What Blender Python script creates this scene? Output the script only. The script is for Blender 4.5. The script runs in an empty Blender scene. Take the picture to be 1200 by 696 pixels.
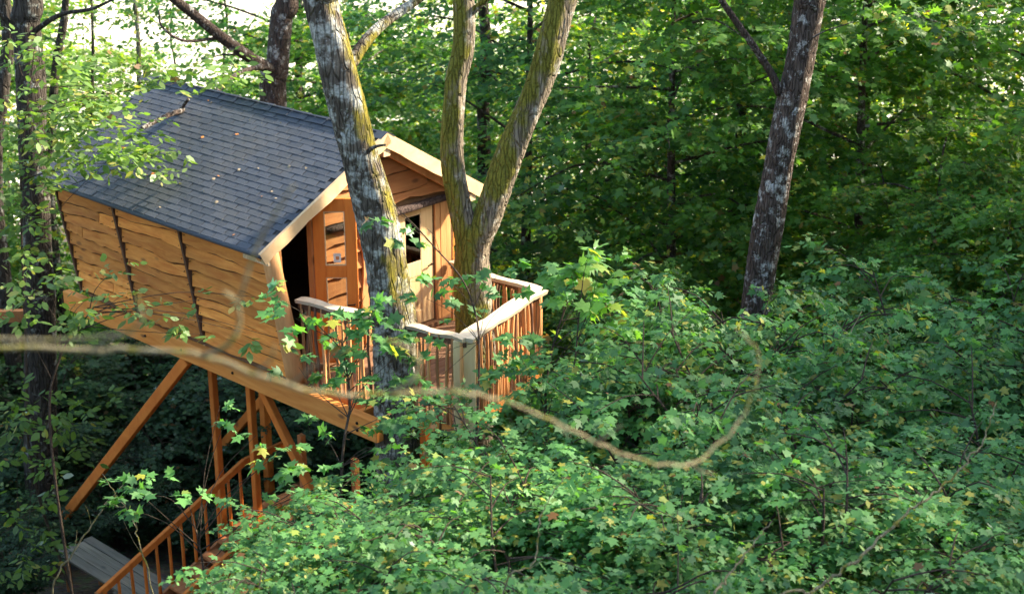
import bpy, math, random
import numpy as np
from mathutils import Vector, Matrix
rng = np.random.default_rng(7); random.seed(7)
R = math.radians
sc = bpy.context.scene
C = sc.collection

# ------------------------------------------------------------------ camera, sky, sun, exposure
CAMZ = 14.0; F = 1800.0; PITCH = R(20.3)            # photo pixels: 1200 x 696
cd = bpy.data.cameras.new('camera'); cam = bpy.data.objects.new('camera', cd); C.objects.link(cam)
cam.location = (0, 0, CAMZ); cam.rotation_euler = (math.pi/2 - PITCH, 0, 0)
cd.sensor_width = 36; cd.lens = F/1200*36; cd.clip_start = .1; cd.clip_end = 5000
cd.dof.use_dof = True; cd.dof.focus_distance = 17.5; cd.dof.aperture_fstop = 1.6
sc.camera = cam
SUN_EL, SUN_AZ = R(35), R(72)                        # azimuth clockwise from +Y (view direction)
w = bpy.data.worlds.new('World'); sc.world = w; w.use_nodes = True
nt = w.node_tree; bg = nt.nodes['Background']
sky = nt.nodes.new('ShaderNodeTexSky'); sky.sky_type = 'NISHITA'; sky.sun_disc = False
sky.dust_density = 2.0; sky.ozone_density = .7; sky.sun_elevation = SUN_EL; sky.sun_rotation = SUN_AZ
nt.links.new(sky.outputs[0], bg.inputs[0]); bg.inputs[1].default_value = .15
sd = bpy.data.lights.new('sun', 'SUN'); sd.energy = 4.0; sd.angle = R(2.5); sd.color = (1, .86, .66)
sun = bpy.data.objects.new('sun', sd); C.objects.link(sun)
sdir = Vector((math.sin(SUN_AZ)*math.cos(SUN_EL), math.cos(SUN_AZ)*math.cos(SUN_EL), math.sin(SUN_EL)))
sun.rotation_euler = sdir.to_track_quat('Z', 'Y').to_euler()
sc.view_settings.view_transform = 'Standard'; sc.view_settings.look = 'None'
sc.view_settings.gamma = 1; sc.view_settings.exposure = 2.22
sc.render.engine = 'CYCLES'; sc.cycles.use_denoising = True
sc.cycles.max_bounces = 8; sc.cycles.diffuse_bounces = 4; sc.cycles.transparent_max_bounces = 8
sc.cycles.caustics_reflective = False; sc.cycles.caustics_refractive = False

# ------------------------------------------------------------------ geometry of the picture -> the place
CP, SP = math.cos(PITCH), math.sin(PITCH)
def ray(u, v):
    dv = -(v-348)/F
    return np.array([(u-600)/F, CP+dv*SP, -SP+dv*CP])
def at(u, v, Y):                                     # point on the pixel's ray at depth Y
    d = ray(u, v); p = d*(Y/d[1]); return np.array([p[0], p[1], p[2]+CAMZ])
YAW = .825
HO = np.array([-1.712, 20.242, CAMZ-6.298])          # house reference: front, under the ridge, at eave height
AX = np.array([math.cos(YAW), math.sin(YAW), 0]); AY = np.array([-math.sin(YAW), math.cos(YAW), 0])
def W(a, b, z): return HO + a*AX + b*AY + np.array([0, 0, z])
def on_b(u, v, b):
    d = ray(u, v); o = np.array([0, 0, CAMZ]); t = ((HO-o)@AY + b)/(d@AY); P = o+d*t-HO
    return np.array([P@AX, P@AY, P[2]])
def on_a(u, v, a):
    d = ray(u, v); o = np.array([0, 0, CAMZ]); t = ((HO-o)@AX + a)/(d@AX); P = o+d*t-HO
    return np.array([P@AX, P@AY, P[2]])
GY = [-300, -30, -6, 0, 5, 10, 17, 20, 24, 32, 45, 65, 90, 160, 400, 2500]
GZ = [40, 22, 14.6, 12.2, 9.2, 6.2, 2.1, 1.25, .35, -2.2, -6, -10.5, -13, -14.5, -15, -20]
def ground(x, y):
    z = np.interp(y, GY, GZ)
    k = np.clip(np.abs(np.asarray(y))/40, .25, 1)
    return z + k*(.22*np.sin(x*.7+y*.31)+.16*np.sin(x*.33-y*.83+1.3)+.08*np.sin(x*1.9+y*1.4)) - .0

# ------------------------------------------------------------------ materials
MATS = {}
def mat(name):
    m = bpy.data.materials.new(name); m.use_nodes = True; MATS[name] = m
    nt = m.node_tree; nt.nodes.clear()
    out = nt.nodes.new('ShaderNodeOutputMaterial')
    def N(t, **kw):
        n = nt.nodes.new(t)
        for k, v in kw.items():
            if k.startswith('i_'):
                n.inputs[k[2:].replace('_', ' ')].default_value = v
            else: setattr(n, k, v)
        return n
    def L(a, b): nt.links.new(a, b)
    return m, N, L, out
def ramp(N, stops, interp='LINEAR'):
    r = N('ShaderNodeValToRGB'); cr = r.color_ramp; cr.interpolation = interp
    while len(cr.elements) > 1: cr.elements.remove(cr.elements[-1])
    for i, (p, c) in enumerate(stops):
        e = cr.elements[0] if i == 0 else cr.elements.new(p)
        e.position = p; e.color = (*c, 1) if len(c) == 3 else c
    return r
def mix(N, L, fac, a, b, mode='MIX'):
    m = N('ShaderNodeMix', data_type='RGBA', blend_type=mode)
    for s, v in ((0, fac), (6, a), (7, b)):
        if hasattr(v, 'is_linked'): L(v, m.inputs[s])
        else: m.inputs[s].default_value = v if s == 0 else ((*v, 1) if len(v) == 3 else v)
    return m.outputs[2]

def leaf_mat(name, c_dark, c_light, c_yel=(.20, .22, .03), yel=.06, gloss=.10, trans=.45, use_obj=False):
    m, N, L, out = mat(name)
    if use_obj:
        rnd = N('ShaderNodeObjectInfo').outputs['Random']
    else:
        rnd = N('ShaderNodeAttribute', attribute_name='tint').outputs['Fac']
    r = ramp(N, [(0, c_dark), (.75, c_light), (1-yel, c_light), (1-yel*.5, c_yel), (.985, c_yel), (.993, (.17, .08, .025))]); L(rnd, r.inputs[0])
    noi = N('ShaderNodeTexNoise', i_Scale=1.1, i_Detail=2.0); geo = N('ShaderNodeNewGeometry'); L(geo.outputs['Position'], noi.inputs['Vector'])
    hv = N('ShaderNodeHueSaturation'); L(r.outputs[0], hv.inputs['Color'])
    mr = N('ShaderNodeMapRange', i_From_Min=.3, i_From_Max=.7, i_To_Min=.65, i_To_Max=1.4); L(noi.outputs[0], mr.inputs[0]); L(mr.outputs[0], hv.inputs['Value'])
    back = mix(N, L, .35, hv.outputs[0], (.16, .24, .15)); # paler underside
    col = mix(N, L, geo.outputs['Backfacing'], hv.outputs[0], back)
    d = N('ShaderNodeBsdfDiffuse'); L(col, d.inputs[0])
    t = N('ShaderNodeBsdfTranslucent'); tc = mix(N, L, 1.0, hv.outputs[0], (1.7, 1.75, .55), 'MULTIPLY'); L(tc, t.inputs[0])
    ms = N('ShaderNodeMixShader', i_Fac=trans); L(d.outputs[0], ms.inputs[1]); L(t.outputs[0], ms.inputs[2])
    g = N('ShaderNodeBsdfGlossy', i_Roughness=.55); g.inputs[0].default_value = (.9, .95, .95, 1)
    fr = N('ShaderNodeLayerWeight', i_Blend=.25); mu = N('ShaderNodeMath', operation='MULTIPLY_ADD'); L(fr.outputs['Fresnel'], mu.inputs[0]); mu.inputs[1].default_value = .10; mu.inputs[2].default_value = gloss*.22
    m2 = N('ShaderNodeMixShader'); L(mu.outputs[0], m2.inputs[0]); L(ms.outputs[0], m2.inputs[1]); L(g.outputs[0], m2.inputs[2])
    L(m2.outputs[0], out.inputs[0]); return m

def bark_mat(name, c_dark, c_mid, lichen=(.45, .47, .42), lich=.45, moss=None, moss_amt=.5, scale=7.0, side=None):
    m, N, L, out = mat(name)
    tc = N('ShaderNodeTexCoord'); mp = N('ShaderNodeMapping'); L(tc.outputs['Object'], mp.inputs[0]); mp.inputs['Scale'].default_value = (1, 1, .16)
    n1 = N('ShaderNodeTexNoise', i_Scale=scale*2.2, i_Detail=6.0, i_Roughness=.65); L(mp.outputs[0], n1.inputs['Vector'])
    v1 = N('ShaderNodeTexVoronoi', feature='DISTANCE_TO_EDGE', i_Scale=scale*2.6); L(mp.outputs[0], v1.inputs['Vector'])
    r1 = ramp(N, [(.25, c_dark), (.72, c_mid)]); L(n1.outputs[0], r1.inputs[0])
    vr = ramp(N, [(0, (.25, .25, .25)), (.12, (1, 1, 1))]); L(v1.outputs['Distance'], vr.inputs[0])
    col = mix(N, L, .28, r1.outputs[0], vr.outputs[0], 'MULTIPLY')
    n2 = N('ShaderNodeTexNoise', i_Scale=scale*.62, i_Detail=7.0, i_Roughness=.72); L(tc.outputs['Object'], n2.inputs['Vector'])
    lr = ramp(N, [(1-lich-.02, (0, 0, 0)), (1-lich+.06, (1, 1, 1))]); L(n2.outputs[0], lr.inputs[0])
    n4 = N('ShaderNodeTexNoise', i_Scale=scale*6, i_Detail=3.0); L(tc.outputs['Object'], n4.inputs['Vector'])
    lr2 = ramp(N, [(.35, (lichen[0]*.55, lichen[1]*.58, lichen[2]*.6)), (.65, lichen)]); L(n4.outputs[0], lr2.inputs[0])
    col = mix(N, L, lr.outputs[0], col, lr2.outputs[0])
    if moss:
        mp3 = N('ShaderNodeMapping'); L(tc.outputs['Object'], mp3.inputs[0]); mp3.inputs['Location'].default_value = (3.1, 7.7, 2.2); mp3.inputs['Scale'].default_value = (1, 1, .45)
        n3 = N('ShaderNodeTexNoise', i_Scale=scale*.42, i_Detail=6.0, i_Roughness=.68); L(mp3.outputs[0], n3.inputs['Vector'])
        fac = n3.outputs[0]
        if side:                                      # moss grows on one side of the stem
            geo = N('ShaderNodeNewGeometry'); dp = N('ShaderNodeVectorMath', operation='DOT_PRODUCT'); L(geo.outputs['Normal'], dp.inputs[0]); dp.inputs[1].default_value = side
            ma = N('ShaderNodeMath', operation='MULTIPLY_ADD'); L(dp.outputs['Value'], ma.inputs[0]); ma.inputs[1].default_value = .17; L(fac, ma.inputs[2]); fac = ma.outputs[0]
        mr = ramp(N, [(1-moss_amt-.03, (0, 0, 0)), (1-moss_amt+.08, (1, 1, 1))]); L(fac, mr.inputs[0])
        mc = ramp(N, [(.3, (moss[0]*.5, moss[1]*.55, moss[2]*.5)), (.7, moss)]); L(n4.outputs[0], mc.inputs[0])
        col = mix(N, L, mr.outputs[0], col, mc.outputs[0])
    b = N('ShaderNodeBsdfPrincipled', i_Roughness=.92); b.inputs['Specular IOR Level'].default_value = .2; L(col, b.inputs['Base Color'])
    ad = N('ShaderNodeMath', operation='ADD'); L(n1.outputs[0], ad.inputs[0]); L(vr.outputs[0], ad.inputs[1])
    bp = N('ShaderNodeBump', i_Strength=1.0, i_Distance=.05); L(ad.outputs[0], bp.inputs['Height']); L(bp.outputs[0], b.inputs['Normal'])
    L(b.outputs[0], out.inputs[0]); return m

def wood_mat(name, c0, c1, stretch=(1, .12, 1), grain=14, rough=.75, var=.35, dark=(.10, .045, .02), knots=True, streak=.35):
    m, N, L, out = mat(name)
    tc = N('ShaderNodeTexCoord'); oi = N('ShaderNodeObjectInfo')
    off = N('ShaderNodeVectorMath', operation='SCALE'); cx = N('ShaderNodeCombineXYZ')
    for i in range(3): L(oi.outputs['Random'], cx.inputs[i])
    L(cx.outputs[0], off.inputs[0]); off.inputs['Scale'].default_value = 37.0
    ad = N('ShaderNodeVectorMath', operation='ADD'); L(tc.outputs['Object'], ad.inputs[0]); L(off.outputs[0], ad.inputs[1])
    mp = N('ShaderNodeMapping'); L(ad.outputs[0], mp.inputs[0]); mp.inputs['Scale'].default_value = stretch
    n1 = N('ShaderNodeTexNoise', i_Scale=grain, i_Detail=5.0, i_Roughness=.6, i_Distortion=.6); L(mp.outputs[0], n1.inputs['Vector'])
    n2 = N('ShaderNodeTexNoise', i_Scale=grain*.16, i_Detail=3.0); L(mp.outputs[0], n2.inputs['Vector'])
    r = ramp(N, [(.28, c0), (.7, c1)]); L(n1.outputs[0], r.inputs[0])
    sr = ramp(N, [(.45, (0, 0, 0)), (.75, (streak, streak, streak))]); L(n2.outputs[0], sr.inputs[0])
    col = mix(N, L, sr.outputs[0], r.outputs[0], dark)
    if knots:
        vk = N('ShaderNodeTexVoronoi', i_Scale=3.2); mk = N('ShaderNodeMapping'); L(ad.outputs[0], mk.inputs[0]); mk.inputs['Scale'].default_value = [.45 if s < .5 else 1 for s in stretch]; L(mk.outputs[0], vk.inputs['Vector'])
        kr = ramp(N, [(.05, (.8, .8, .8)), (.13, (0, 0, 0))]); L(vk.outputs['Distance'], kr.inputs[0])
        col = mix(N, L, kr.outputs[0], col, (dark[0]*1.2, dark[1]*1.2, dark[2]*1.2))
    hv = N('ShaderNodeHueSaturation'); L(col, hv.inputs['Color'])
    mr = N('ShaderNodeMapRange', i_To_Min=1-var, i_To_Max=1+var); L(oi.outputs['Random'], mr.inputs[0]); L(mr.outputs[0], hv.inputs['Value'])
    b = N('ShaderNodeBsdfPrincipled', i_Roughness=rough); b.inputs['Specular IOR Level'].default_value = .25; L(hv.outputs[0], b.inputs['Base Color'])
    bp = N('ShaderNodeBump', i_Strength=.45, i_Distance=.012); L(n1.outputs[0], bp.inputs['Height']); L(bp.outputs[0], b.inputs['Normal'])
    L(b.outputs[0], out.inputs[0]); return m

M_leaf_shrub = leaf_mat('leaf_shrub', (.036, .118, .030), (.098, .250, .058), (.26, .26, .03), yel=.08)
M_leaf_obj = leaf_mat('leaf_single', (.036, .120, .030), (.095, .255, .058), (.27, .28, .03), yel=.12, use_obj=True)
M_leaf_tip = leaf_mat('leaf_bright_tip', (.075, .20, .025), (.135, .30, .042), (.3, .36, .05), yel=.1, use_obj=True)
M_leaf_mix = leaf_mat('leaf_scrub_mixed', (.050, .120, .022), (.12, .24, .04), (.30, .29, .05), yel=.2)
M_leaf_under = leaf_mat('leaf_painted_shade', (.010, .030, .010), (.026, .065, .018), (.06, .09, .02), yel=.04, trans=.25)  # shade below the house put into the leaf colour of the understorey
M_leaf_bg = leaf_mat('leaf_wood', (.028, .100, .026), (.080, .210, .045), (.22, .24, .02), yel=.07, trans=.52)
M_leaf_bg3 = leaf_mat('leaf_wood_maple', (.040, .120, .020), (.115, .250, .036), (.30, .30, .03), yel=.12, trans=.58)
M_leaf_bg2 = leaf_mat('leaf_wood_light', (.065, .150, .012), (.165, .290, .024), (.38, .36, .03), yel=.18, trans=.62)
M_leaf_left = leaf_mat('leaf_left', (.065, .130, .022), (.12, .21, .035), (.28, .28, .06), yel=.12)
M_leaf_left_obj = leaf_mat('leaf_left_single', (.065, .130, .025), (.12, .21, .04), (.28, .28, .07), yel=.15, use_obj=True)
M_bark_grey = bark_mat('bark_grey_lichen', (.035, .028, .02), (.17, .14, .105), (.48, .47, .40), .50, (.27, .22, .03), .37, side=(.95, -.1, .2), scale=6.0)
M_bark_moss = bark_mat('bark_mossy', (.075, .06, .042), (.36, .295, .21), (.60, .56, .46), .43, (.22, .20, .03), .48, side=(-.75, -.55, .2))
M_bark_brown = bark_mat('bark_brown', (.028, .020, .016), (.14, .10, .078), (.58, .54, .48), .445, scale=11)
M_bark_dark = bark_mat('bark_dark', (.020, .016, .013), (.09, .075, .06), (.34, .35, .31), .42)
M_twig = bark_mat('twig_bark', (.05, .035, .025), (.16, .12, .085), (.3, .3, .25), .3, scale=30)
M_twig_pale = bark_mat('dead_twig', (.26, .225, .115), (.46, .41, .24), (.56, .53, .36), .40, (.36, .34, .06), .46, scale=30)
M_plank = wood_mat('wood_siding', (.60, .165, .026), (.88, .36, .075), (1, .16, 1), 15, var=.32, streak=.6, dark=(.22, .085, .025))
M_wane = wood_mat('wane_bark', (.10, .045, .018), (.26, .12, .045), (1, .3, 1), 20, var=.25, knots=False)
M_beam = wood_mat('wood_beam', (.62, .19, .032), (.80, .32, .07), (1, .10, 1), 14, var=.10)
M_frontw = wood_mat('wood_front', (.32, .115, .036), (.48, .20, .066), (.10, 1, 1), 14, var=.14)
M_deckb = wood_mat('wood_deck_worn', (.13, .07, .04), (.24, .14, .08), (.1, 1, 1), 14, var=.2)
M_corner = wood_mat('wood_corner_pale', (.78, .54, .27), (.88, .66, .36), (1, 1, .12), 14, var=.03, streak=.1)
M_vert = wood_mat('wood_vertical', (.50, .22, .075), (.66, .33, .13), (1, 1, .10), 16, var=.2)
M_door = wood_mat('wood_door_orange', (.60, .155, .022), (.72, .235, .038), (1, 1, .10), 14, var=.04, streak=.2)
M_door2 = wood_mat('wood_door_pale', (.66, .42, .19), (.78, .54, .28), (1, 1, .12), 14, var=.04, streak=.15)
M_barge = wood_mat('wood_bargeboard', (.62, .40, .20), (.74, .53, .30), (.35, 1, .35), 12, var=.06, streak=.2)
M_rail = wood_mat('wood_handrail_bleached', (.50, .39, .26), (.64, .53, .38), (.4, .4, 1), 14, var=.05, streak=.2)
M_stick = wood_mat('wood_stick', (.44, .18, .06), (.70, .37, .15), (1, 1, .07), 22, var=.45, dark=(.06, .03, .018), streak=.5)
M_stickbark = wood_mat('stick_bark', (.09, .045, .025), (.22, .11, .06), (1, 1, .1), 24, var=.4, dark=(.03, .018, .012), streak=.6, knots=False)
M_brace = wood_mat('wood_brace', (.60, .140, .018), (.76, .23, .036), (1, .3, .3), 12, var=.1, streak=.2)
M_stair = wood_mat('wood_stair', (.34, .125, .04), (.46, .19, .07), (.15, 1, .3), 12, var=.15)
M_greyw = wood_mat('wood_weathered', (.14, .118, .088), (.28, .235, .175), (1, .06, 1), 26, var=.14, dark=(.06, .058, .05), streak=.55)
M_barklog = bark_mat('log_bark', (.05, .035, .03), (.17, .12, .105), (.25, .2, .18), .3, scale=12)

def roof_mat():
    m, N, L, out = mat('shingle_felt')
    oi = N('ShaderNodeObjectInfo'); g = N('ShaderNodeNewGeometry'); ad = N('ShaderNodeMath', operation='ADD'); L(oi.outputs['Random'], ad.inputs[0]); L(g.outputs['Random Per Island'], ad.inputs[1])
    fr = N('ShaderNodeMath', operation='FRACT'); L(ad.outputs[0], fr.inputs[0])
    r = ramp(N, [(0, (.030, .038, .050)), (.5, (.039, .048, .062)), (1, (.049, .058, .073))]); L(fr.outputs[0], r.inputs[0])
    tc = N('ShaderNodeTexCoord'); n = N('ShaderNodeTexNoise', i_Scale=260.0, i_Detail=2.0); L(g.outputs['Position'], n.inputs['Vector'])
    nr = ramp(N, [(.3, (.6, .6, .6)), (.7, (1.4, 1.4, 1.4))]); L(n.outputs[0], nr.inputs[0])
    col = mix(N, L, 1.0, r.outputs[0], nr.outputs[0], 'MULTIPLY')
    n2 = N('ShaderNodeTexNoise', i_Scale=1.6, i_Detail=4.0); L(g.outputs['Position'], n2.inputs['Vector'])
    dr = ramp(N, [(.5, (0, 0, 0)), (.75, (.5, .5, .5))]); L(n2.outputs[0], dr.inputs[0])
    col = mix(N, L, dr.outputs[0], col, (.070, .066, .056))
    b = N('ShaderNodeBsdfPrincipled', i_Roughness=.75); b.inputs['Specular IOR Level'].default_value = .45; L(col, b.inputs['Base Color'])
    bp = N('ShaderNodeBump', i_Strength=.5, i_Distance=.004); L(n.outputs[0], bp.inputs['Height']); L(bp.outputs[0], b.inputs['Normal'])
    L(b.outputs[0], out.inputs[0]); return m
M_roof = roof_mat()
def plain(name, col, rough=.6, metal=0.0, nscale=20, amt=.25):
    m, N, L, out = mat(name)
    g = N('ShaderNodeNewGeometry'); n = N('ShaderNodeTexNoise', i_Scale=float(nscale), i_Detail=4.0); L(g.outputs['Position'], n.inputs['Vector'])
    r = ramp(N, [(.3, tuple(c*(1-amt) for c in col)), (.7, tuple(c*(1+amt) for c in col))]); L(n.outputs[0], r.inputs[0])
    b = N('ShaderNodeBsdfPrincipled', i_Roughness=rough, i_Metallic=metal); L(r.outputs[0], b.inputs['Base Color']); L(b.outputs[0], out.inputs[0]); return m
M_iron = plain('black_iron', (.02, .018, .016), .5, .8)
M_inside = plain('wood_inside', (.16, .075, .03), .8)
M_paper = plain('paper_note', (.75, .70, .62), .8)
M_ink = plain('paper_ink', (.55, .20, .06), .8)
M_cut = plain('cut_wood', (.62, .45, .26), .8, nscale=30)
M_deadleaf = plain('dry_leaf', (.42, .15, .03), .7)
M_litter = plain('fallen_debris', (.24, .19, .12), .8)
def glass_mat():
    m, N, L, out = mat('window_glass')
    t = N('ShaderNodeBsdfTransparent'); t.inputs[0].default_value = (.72, .76, .74, 1); g = N('ShaderNodeBsdfGlossy', i_Roughness=.02)
    f = N('ShaderNodeFresnel', i_IOR=1.5); ms = N('ShaderNodeMixShader'); L(f.outputs[0], ms.inputs[0]); L(t.outputs[0], ms.inputs[1]); L(g.outputs[0], ms.inputs[2]); L(ms.outputs[0], out.inputs[0]); return m
M_glass = glass_mat()
def ground_mat(name, stops, sc1, sc2, bump):
    m, N, L, out = mat(name)
    g = N('ShaderNodeNewGeometry'); n1 = N('ShaderNodeTexNoise', i_Scale=sc1, i_Detail=8.0, i_Roughness=.7); L(g.outputs['Position'], n1.inputs['Vector'])
    v = N('ShaderNodeTexVoronoi', i_Scale=sc2); L(g.outputs['Position'], v.inputs['Vector'])
    r = ramp(N, stops); L(n1.outputs[0], r.inputs[0])
    col = mix(N, L, .35, r.outputs[0], v.outputs['Color'], 'SOFT_LIGHT')
    b = N('ShaderNodeBsdfPrincipled', i_Roughness=.95); L(col, b.inputs['Base Color'])
    ad = N('ShaderNodeMath', operation='ADD'); L(n1.outputs[0], ad.inputs[0]); L(v.outputs['Distance'], ad.inputs[1])
    bp = N('ShaderNodeBump', i_Strength=.8, i_Distance=bump); L(ad.outputs[0], bp.inputs['Height']); L(bp.outputs[0], b.inputs['Normal']); L(b.outputs[0], out.inputs[0]); return m
M_floor = ground_mat('forest_floor', [(.3, (.025, .018, .012)), (.5, (.07, .05, .032)), (.62, (.05, .065, .022)), (.8, (.12, .09, .055))], 3.5, 11.0, .05)
M_meadow = ground_mat('meadow_straw', [(.3, (.50, .46, .33)), (.7, (.66, .61, .47))], .4, 6.0, .05)

# ------------------------------------------------------------------ helpers
def link(o, parent=None):
    C.objects.link(o)
    if parent is not None: o.parent = parent
    return o
def tag(o, label=None, cat=None, group=None, kind=None):
    if label: o['label'] = label
    if cat: o['category'] = cat
    if group: o['group'] = group
    if kind: o['kind'] = kind
    return o
def empty(name, loc, rz=0):
    o = bpy.data.objects.new(name, None); o.location = loc; o.rotation_euler = (0, 0, rz); o.empty_display_size = .2
    return link(o)
class MB:
    def __init__(s): s.v = []; s.f = []
    def add(s, v, f):
        k = len(s.v); s.v += [tuple(map(float, p)) for p in v]; s.f += [tuple(i+k for i in q) for q in f]; return s
    def box(s, x0, x1, y0, y1, z0, z1):
        return s.add([(x0,y0,z0),(x1,y0,z0),(x1,y1,z0),(x0,y1,z0),(x0,y0,z1),(x1,y0,z1),(x1,y1,z1),(x0,y1,z1)],
                     [(0,3,2,1),(4,5,6,7),(0,1,5,4),(1,2,6,5),(2,3,7,6),(3,0,4,7)])
    def bar(s, p, q, w, h, up=(0, 0, 1)):                 # squared timber from p to q
        p, q = np.array(p, float), np.array(q, float); d = q-p; d /= np.linalg.norm(d)
        x = np.cross(d, up); x /= np.linalg.norm(x); y = np.cross(x, d)
        v = []
        for e in (p, q):
            for sx, sy in ((-1,-1),(1,-1),(1,1),(-1,1)): v.append(e + x*sx*w/2 + y*sy*h/2)
        return s.add(v, [(3,2,1,0),(4,5,6,7),(0,1,5,4),(1,2,6,5),(2,3,7,6),(3,0,4,7)])
    def tube(s, pts, rad, n=6, rough=0, cap=True):
        v, f = tube_geo(pts, rad, n, rough, cap); return s.add(v, f)
    def mesh(s, name, m, smooth=False):
        me = bpy.data.meshes.new(name); me.from_pydata(s.v, [], s.f); me.materials.append(m)
        if smooth: me.polygons.foreach_set('use_smooth', [True]*len(me.polygons))
        me.update(); return me
    def build(s, name, m, parent=None, smooth=False, bevel=0):
        o = bpy.data.objects.new(name, s.mesh(name, m, smooth)); link(o, parent)
        if bevel:
            b = o.modifiers.new('bevel', 'BEVEL'); b.width = bevel; b.segments = 1; b.limit_method = 'ANGLE'
        return o
def spline(pts, n):
    P = np.array(pts, float)
    if len(P) == 2: return P[0]+(P[1]-P[0])*np.linspace(0, 1, n)[:, None]
    P = np.vstack([2*P[0]-P[1], P, 2*P[-1]-P[-2]]); m = len(P)-3
    t = np.linspace(0, m, n); i = np.minimum(t.astype(int), m-1); u = (t-i)[:, None]
    a, b, c, d = P[i], P[i+1], P[i+2], P[i+3]
    return .5*((2*b)+(c-a)*u+(2*a-5*b+4*c-d)*u*u+(3*b-a-3*c+d)*u**3)
def tube_geo(pts, rad, n=6, rough=0, cap=True):
    P = np.array(pts, float); k = len(P); r = np.interp(np.linspace(0, 1, k), np.linspace(0, 1, len(rad)), rad)
    T = np.gradient(P, axis=0); T /= np.linalg.norm(T, axis=1)[:, None]+1e-9
    x = np.cross(T[0], (0.3, .8, .1)); x /= np.linalg.norm(x); v = []
    ang = np.linspace(0, 2*np.pi, n, endpoint=False); ph = rng.random(6)*6.28
    for i in range(k):
        x = x-T[i]*(x@T[i]); x /= np.linalg.norm(x); y = np.cross(T[i], x)
        rr = np.full(n, r[i])
        if rough:
            s = np.linalg.norm(P[i]-P[0])
            rr = rr*(1+rough*(.5*np.sin(2*ang+ph[0]+s*.9)+.4*np.sin(3*ang+ph[1]-s*1.7)+.35*np.sin(5*ang+ph[2]+s*3.1)+.25*np.sin(s*4+ph[3])+.5*(rng.random(n)-.5)))
        v.append(P[i]+np.outer(np.cos(ang)*rr, x)+np.outer(np.sin(ang)*rr, y))
    v = np.vstack(v); f = []
    for i in range(k-1):
        for j in range(n):
            j2 = (j+1) % n; f.append((i*n+j, i*n+j2, (i+1)*n+j2, (i+1)*n+j))
    if cap: f.append(tuple(range(n))[::-1]); f.append(tuple((k-1)*n+j for j in range(n)))
    return v.tolist(), f

# ------------------------------------------------------------------ leaves
def sym(half):
    return np.array(half + [(-x, y) for x, y in half[-2:0:-1]], float)
def shape(out2d, fold=.15, droop=.18):
    o = np.array(out2d); return np.column_stack([o[:, 0], o[:, 1], -fold*np.abs(o[:, 0])-droop*o[:, 1]**2])
MAPLE = shape(sym([(0, 0), (.20, -.05), (.46, .08), (.27, .27), (.60, .56), (.22, .60), (0, 1.0)]))
OVAL = shape(sym([(0, 0), (.24, .30), (.22, .65), (0, 1.0)]))
DIAM = shape(sym([(0, 0), (.33, .42), (0, 1.0)]), .25, .2)
def leaf_frames(d, n):
    d = d/np.linalg.norm(d, axis=1)[:, None]; x = np.cross(d, n); x /= np.linalg.norm(x, axis=1)[:, None]+1e-9
    return x, d, np.cross(x, d)
def leaf_mesh(name, tmpl, pos, d, n, size, m):
    N, k = len(pos), len(tmpl); x, y, z = leaf_frames(d, n)
    tz = tmpl[None, :, 2]*rng.uniform(-.4, 2.6, (N, 1)); tx = tmpl[None, :, 0]*rng.uniform(.75, 1.15, (N, 1))
    V = pos[:, None, :] + size[:, None, None]*(tx[..., None]*x[:, None]+tmpl[None, :, 1, None]*y[:, None]+tz[..., None]*z[:, None])
    me = bpy.data.meshes.new(name); me.vertices.add(N*k); me.vertices.foreach_set('co', V.astype(np.float32).ravel())
    me.loops.add(N*k); me.loops.foreach_set('vertex_index', np.arange(N*k, dtype=np.int32))
    me.polygons.add(N); me.polygons.foreach_set('loop_start', np.arange(0, N*k, k, dtype=np.int32))
    at_ = me.attributes.new('tint', 'FLOAT', 'FACE'); at_.data.foreach_set('value', rng.random(N).astype(np.float32))
    me.materials.append(m); me.update(calc_edges=True); me.validate(); return me
def twig_leaves(org, d, length, per, size, spread=.9, tilt=.45):
    """leaves set in pairs along M twigs, held in flat layers facing the sky"""
    M = len(org); t = np.tile(np.linspace(.18, 1, per), (M, 1)); side = np.tile(np.where(np.arange(per) % 2, 1., -1.), (M, 1)); side[:, -1] = 0
    d = d/np.linalg.norm(d, axis=1)[:, None]
    lat = np.cross(d, (0, 0, 1.)); lat /= np.linalg.norm(lat, axis=1)[:, None]+1e-9
    pos = org[:, None]+d[:, None]*(t*length[:, None])[..., None]
    sag = np.zeros_like(pos); sag[..., 2] = -.12*(t**2)*length[:, None]; pos = pos+sag
    ld = d[:, None]*(1.05-spread*.55*np.abs(side))[..., None]+lat[:, None]*(side*spread)[..., None]
    ld = ld+rng.normal(0, .22, ld.shape); ld[..., 2] -= .12
    pos = pos+ld*(.25*size*rng.random((M, per)))[..., None]
    n = rng.normal(0, tilt, ld.shape); n[..., 2] += 1
    s = size*(.45+.95*rng.random((M, per)))
    return pos.reshape(-1, 3), ld.reshape(-1, 3), n.reshape(-1, 3), s.ravel()

# ------------------------------------------------------------------ the setting
def sheet(name, xs, ys, m, dz=0):
    X, Y = np.meshgrid(xs, ys); Z = ground(X, Y)+(dz(Y) if callable(dz) else dz); nx, ny = len(xs), len(ys)
    v = np.column_stack([X.ravel(), Y.ravel(), Z.ravel()])
    f = [(j*nx+i, j*nx+i+1, (j+1)*nx+i+1, (j+1)*nx+i) for j in range(ny-1) for i in range(nx-1)]
    me = bpy.data.meshes.new(name); me.from_pydata(v.tolist(), [], f); me.materials.append(m)
    me.polygons.foreach_set('use_smooth', [True]*len(f)); me.update()
    return tag(link(bpy.data.objects.new(name, me)), kind='structure')
xs = np.unique(np.concatenate([np.linspace(-1500, -60, 30), np.linspace(-60, 60, 161), np.linspace(60, 1500, 30)]))
ys = np.unique(np.concatenate([np.linspace(-250, -10, 20), np.linspace(-10, 100, 161), np.linspace(100, 2400, 60)]))
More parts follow.
